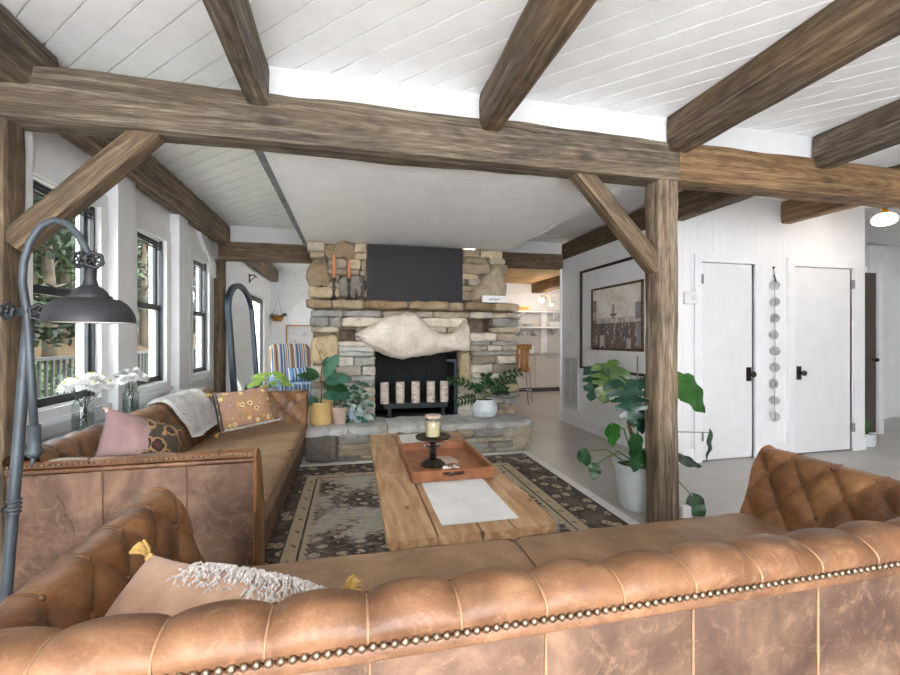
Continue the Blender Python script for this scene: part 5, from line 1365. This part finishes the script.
for i, (x, hh, r_) in enumerate(((3.98, .24, .075), (4.30, .20, .06), (4.55, .21, .06))):
    c = thing('canister', ['wide', 'middle', 'last'][i]+' white lidded canister of the three on the kitchen worktop', 'canister', (x, 9.85, .906), 0, 'canisters on the kitchen worktop')
    MB().lathe([(0, 0), (r_, 0), (r_, hh*.78), (r_*.85, hh*.82), (0, hh*.82)], 20).build('canister_body', 'white', c, 'auto'); MB().lathe([(r_*.9, hh*.825), (r_*.9, hh*.9), (.012, hh*.93), (.015, hh), (0, hh)], 16).build('lid', 'white', c, 'auto')
b = thing('yellow_sign', 'yellow and orange wooden box standing on the upper kitchen shelf', 'box', (4.02, 9.99, 1.956))
MB().rbox(-.26, .26, -.05, .05, 0, .115, .004, 1).build('box_body', 'yellow', b); MB().box(-.24, .24, -.054, -.049, .03, .085).build('front_panel', 'ochre', b)
b = MB(); b.lathe([(0, 0), (.07, 0), (.15, .07), (.155, .075), (.148, .075), (.07, .012), (0, .012)], 24, cap=False); o = b.build('serving_bowl', 'white', None, True); o.location = (4.28, 9.98, 1.566); tag(o, 'shallow white bowl on the lower kitchen shelf', 'bowl')
o = MB().rbox(-.19, .19, -.10, .10, 0, .13, .02, 3).build('bread_bin', 'white', None, True); o.location = (4.98, 9.99, 1.566); tag(o, 'white rounded bread bin on the lower kitchen shelf', 'bread bin')
o = MB().rbox(-.035, .035, -.004, .004, -.055, .055, .002, 1).build('wall_outlet', 'plastic'); o.location = (4.78, 10.158, 1.13); tag(o, 'white outlet plate on the pale post of the kitchen wall', 'outlet')
k = thing('kitchen_pendant', 'brass pendant with two glowing bulbs in the kitchen', 'pendant light', (4.42, 9.3, 2.40))
MB().tube([(0, 0, .01), (0, 0, -.10)], .008, 8).build('rod', 'brass', k, True)
m = MB(); m.lathe([(0, 0), (.05, -.0), (.05, -.015), (0, -.02)], 16, cap=False); m.tube([(-.11, 0, -.16), (-.08, 0, -.12), (0, 0, -.10), (.10, 0, -.18), (.13, 0, -.26)], .008, 7); m.lathe([(.02, 0), (.025, -.05), (0, -.05)], 12, (-.11, 0, -.15)); m.lathe([(.02, 0), (.025, -.05), (0, -.05)], 12, (.13, 0, -.25)); m.build('arm', 'brass', k, True)
for x, z in ((-.11, -.235), (.13, -.335)):
    m = MB(); m.ball((x, 0, z), .05 if x < 0 else .035, 10, (1, 1, 1.1)); m.build('bulb', 'bulb', k, True)
s_ = thing('bar_stool', 'ochre wooden bar stool on thin metal legs beside the chimney', 'bar stool', (3.27, 8.05, 0), math.radians(-35))
MB().rbox(-.19, .19, -.18, .18, .63, .67, .015, 3).build('seat', 'ochre', s_, True)
m = MB(); m.rbox(-.20, .20, .15, .18, 1.06, 1.16, .012, 2); m.build('back_rail', 'ochre', s_, True)
for x in (-.10, .0, .10): m = MB(); m.rbox(x-.035, x+.035, .155, .175, .67, 1.065, .006, 2); m.build('back_slat', 'ochre', s_, True)
for sx in (-1, 1):
    for sy in (-1, 1): MB().tube([(sx*.15, sy*.14, .63), (sx*.20, sy*.19, 0)], .011, 8).build('leg', 'chrome', s_, True)
m = MB(); m.tube([(-.18, -.17, .25), (.18, -.17, .25), (.18, .17, .25), (-.18, .17, .25), (-.18, -.17, .25)], .008, 6); m.build('foot_ring', 'chrome', s_, True)

# ------------------------------------------------------------------ outside the windows
def hz(x, y):
    d = -x-1.87
    return -.35+.25*smooth(2, 6, d)+1.75*smooth(7.0, 11.5, d)+.6*smooth(12, 24, d)+14*smooth(14, 31, d)+.12*nz((x, y, 0), .4)
m = MB(); m.grid(60, 60, lambda i, j: (-1.9-50*(i/59)**1.3, -8+70*j/59, hz(-1.9-50*(i/59)**1.3, -8+70*j/59)))
t = NT('garden_ground'); v = t.mapping(); sp = t.new('ShaderNodeSeparateXYZ'); t.link(t.co.outputs['Object'], sp.inputs[0])
n1 = t.noise(v, 1.2, 6, .65); zz = t.math('ADD', sp.outputs[2], t.math('MULTIPLY', t.math('SUBTRACT', n1, .5), 1.2))
t.color(t.mix(t.ramp(t.noise(v, 7, 5, .7), [(.35, (255,255,255)), (.7, (120,120,120))]), (40,44,24), t.ramp(t.math('DIVIDE', t.math('ADD', zz, 1), 12), [(.05, (32,48,16)), (.085, (54,54,22)), (.10, (92,62,32)), (.21, (82,54,28)), (.26, (24,30,14)), (.5, (9,16,7))]))); M['ground'] = t.set(Roughness=.95)
struct(m.build('ground', 'ground', None, True), 'garden slope with orange leaf litter beyond the windows')
m = MB()
for k in range(17): m.box(-1.88-.14*(k+1)+.006, -1.88-.14*k, 0, 17, -.16, -.12)
struct(m.build('deck_floor', 'deck', origin=(-3, 8, -.12)), 'board deck outside the windows, made pale to bounce sunlight indoors')
rl = thing('deck_railing', 'dark wooden deck railing seen through the nearest window', 'railing', (-4.15, 8.5, -.12))
MB().box(-.06, .06, -8, 8, 1.10, 1.145).build('top_rail', 'rail', rl); MB().box(-.025, .025, -8, 8, .10, .15).build('bottom_rail', 'rail', rl)
m = MB()
for k in range(118): m.box(-.018, .018, -7.9+.135*k-.018, -7.9+.135*k+.018, .15, 1.10)
m.build('baluster_slats', 'rail', rl)
for y in (-7.8, -5.2, -2.6, 0, 2.6, 5.2, 7.8): MB().box(-.05, .05, y-.05, y+.05, -.3, 1.10).build('post', 'rail', rl)
def outleaf(name, a, b):
    t = NT(name); t.color(t.ramp(t.noise(t.mapping(), 1.2, 4), [(.3, a), (.7, b)])); return t.set(Roughness=.6)
M['tree_d'] = outleaf('tree_leaf_dark', (8,17,8), (24,40,16)); M['tree_l'] = outleaf('tree_leaf_light', (26,46,14), (66,88,30)); M['shrub_l'] = outleaf('shrub_leaf', (30,50,12), (68,82,26))
M['trunk'] = plain('forest_bark', (78,66,54), .9, var=.3, vs=4, bump=.6, bs=12)
def cards(m, c, r, n, s, flat=1):
    for k in range(n):
        d = Vector((R.gauss(0,1), R.gauss(0,1), R.gauss(0,1))).normalized()*R.random()**.4
        p = Vector(c)+Vector((d.x*r[0], d.y*r[1], d.z*r[2])); u = Vector((R.gauss(0,1), R.gauss(0,1), R.gauss(0,.6))).normalized(); w = u.orthogonal().normalized(); q = s*R.uniform(.6, 1.3)
        m.add([p-u*q, p+w*q*.45, p+u*q, p-w*q*.45], [(0, 1, 2, 3)])
TL = 'leafy tree on the slope outside the windows'
protos = []
for k in range(4):
    tr_ = thing('garden_tree', TL, 'tree', (0, 0, 0), 0, 'trees outside the windows')
    m = MB(); m.tube([(0, 0, -.4), (.05, .1, 2), (-.1, 0, 5), (.1, .1, 8.5)], [.24, .19, .15, .05], 10)
    for q in range(5): aa = q*1.9+k; z0 = 2.2+q*.9; m.tube([(0, 0, z0), (1.0*math.cos(aa), 1.0*math.sin(aa), z0+.7), (1.9*math.cos(aa), 1.9*math.sin(aa), z0+1.0)], [.06, .04, .015], 6)
    m.build('trunk', 'trunk', tr_, True)
    m = MB()
    for q in range(17): aa = q*2.4+k; rr = R.uniform(.5, 2.2); cards(m, (rr*math.cos(aa), rr*math.sin(aa), R.uniform(1.5, 8.0)), (1.05, 1.05, .6), 150, .17)
    m.build('foliage', 'tree_l' if k % 2 else 'tree_d', tr_, False, fix=False); protos.append(tr_)
spots = [(-10.6, 18.2), (-11.6, 20.8), (-12.8, 24.0), (-13.6, 22.2), (-15.0, 26.5), (-16.5, 29.0), (-11.2, 27.0), (-12.6, 30.5), (-13.0, 34.5), (-15.4, 37.0), (-11.8, 37.5), (-17.0, 33.5), (-13.4, 42.0), (-18.5, 31.5), (-9.8, 15.6), (-14.6, 31.8)]
for k, (x, y) in enumerate(spots):
    o = protos[k] if k < 4 else dup(protos[k % 4], rz=k*1.3)
    o.location = (x, y, hz(x, y)-.1)
BL_ = 'low bright green shrub beyond the deck railing'
sh = []
for k in range(3):
    b = thing('garden_shrub', BL_, 'shrub', (0, 0, 0), 0, 'shrubs beyond the deck railing')
    m = MB(); cards(m, (0, 0, .42), (.75, .75, .45), 620, .085); m.build('foliage', 'shrub_l' if k != 1 else 'tree_l', b, False, fix=False)
    m = MB()
    for q in range(5): aa = q*1.3; m.tube([(0, 0, 0), (.35*math.cos(aa), .35*math.sin(aa), .6)], .012, 5)
    m.build('stems', 'trunk', b); sh.append(b)
for k, (x, y) in enumerate(((-5.6, 7.5), (-5.9, 9.2), (-6.6, 8.4), (-5.7, 11), (-6.8, 10.6), (-6.1, 13), (-7.2, 12.6), (-6.3, 15.5), (-7.6, 15), (-8.4, 10.5), (-8.8, 14), (-5.3, 6.2), (-6.4, 18.5), (-8.2, 18))):
    o = sh[k] if k < 3 else dup(sh[k % 3], rz=k*.9)
    o.location = (x, y, hz(x, y)-.03)

# ------------------------------------------------------------------ camera, light, sky
cd = bpy.data.cameras.new('camera'); cam = bpy.data.objects.new('camera', cd); COL.objects.link(cam)
cd.sensor_width = 36; cd.lens = 36*430/900; cd.clip_start = .02
cam.location = (0, 0, 1.3); cam.rotation_euler = (PI/2, 0, -math.atan(98/430))
sc.camera = cam
w = bpy.data.worlds.new('sky'); sc.world = w; w.use_nodes = True
bg = w.node_tree.nodes['Background']; bg.inputs[0].default_value = (.95, .97, 1, 1); bg.inputs[1].default_value = 10
sl = bpy.data.lights.new('sun', 'SUN'); sl.energy = 7; sl.angle = .02; sl.color = (1, .95, .86)
so = bpy.data.objects.new('sun', sl); COL.objects.link(so); so.rotation_euler = Vector((-.20, .75, -.66)).to_track_quat('-Z', 'Y').to_euler()
so.location = (6, -2, 8)
def bulb(name, loc, watts, r, c=(1, .9, .76)):
    l = bpy.data.lights.new(name, 'POINT'); l.energy = watts; l.shadow_soft_size = r; l.color = c
    o = bpy.data.objects.new(name, l); COL.objects.link(o); o.location = loc
bulb('kitchen_bulb_light', (4.42, 9.3, 2.03), 10, .08)
bulb('pendant_bulb_light', (5.11, 3.15, 2.28), 4, .1)
vs = sc.view_settings; vs.view_transform = 'Standard'; vs.look = 'None'; vs.gamma = 1; vs.use_curve_mapping = False; vs.exposure = .68
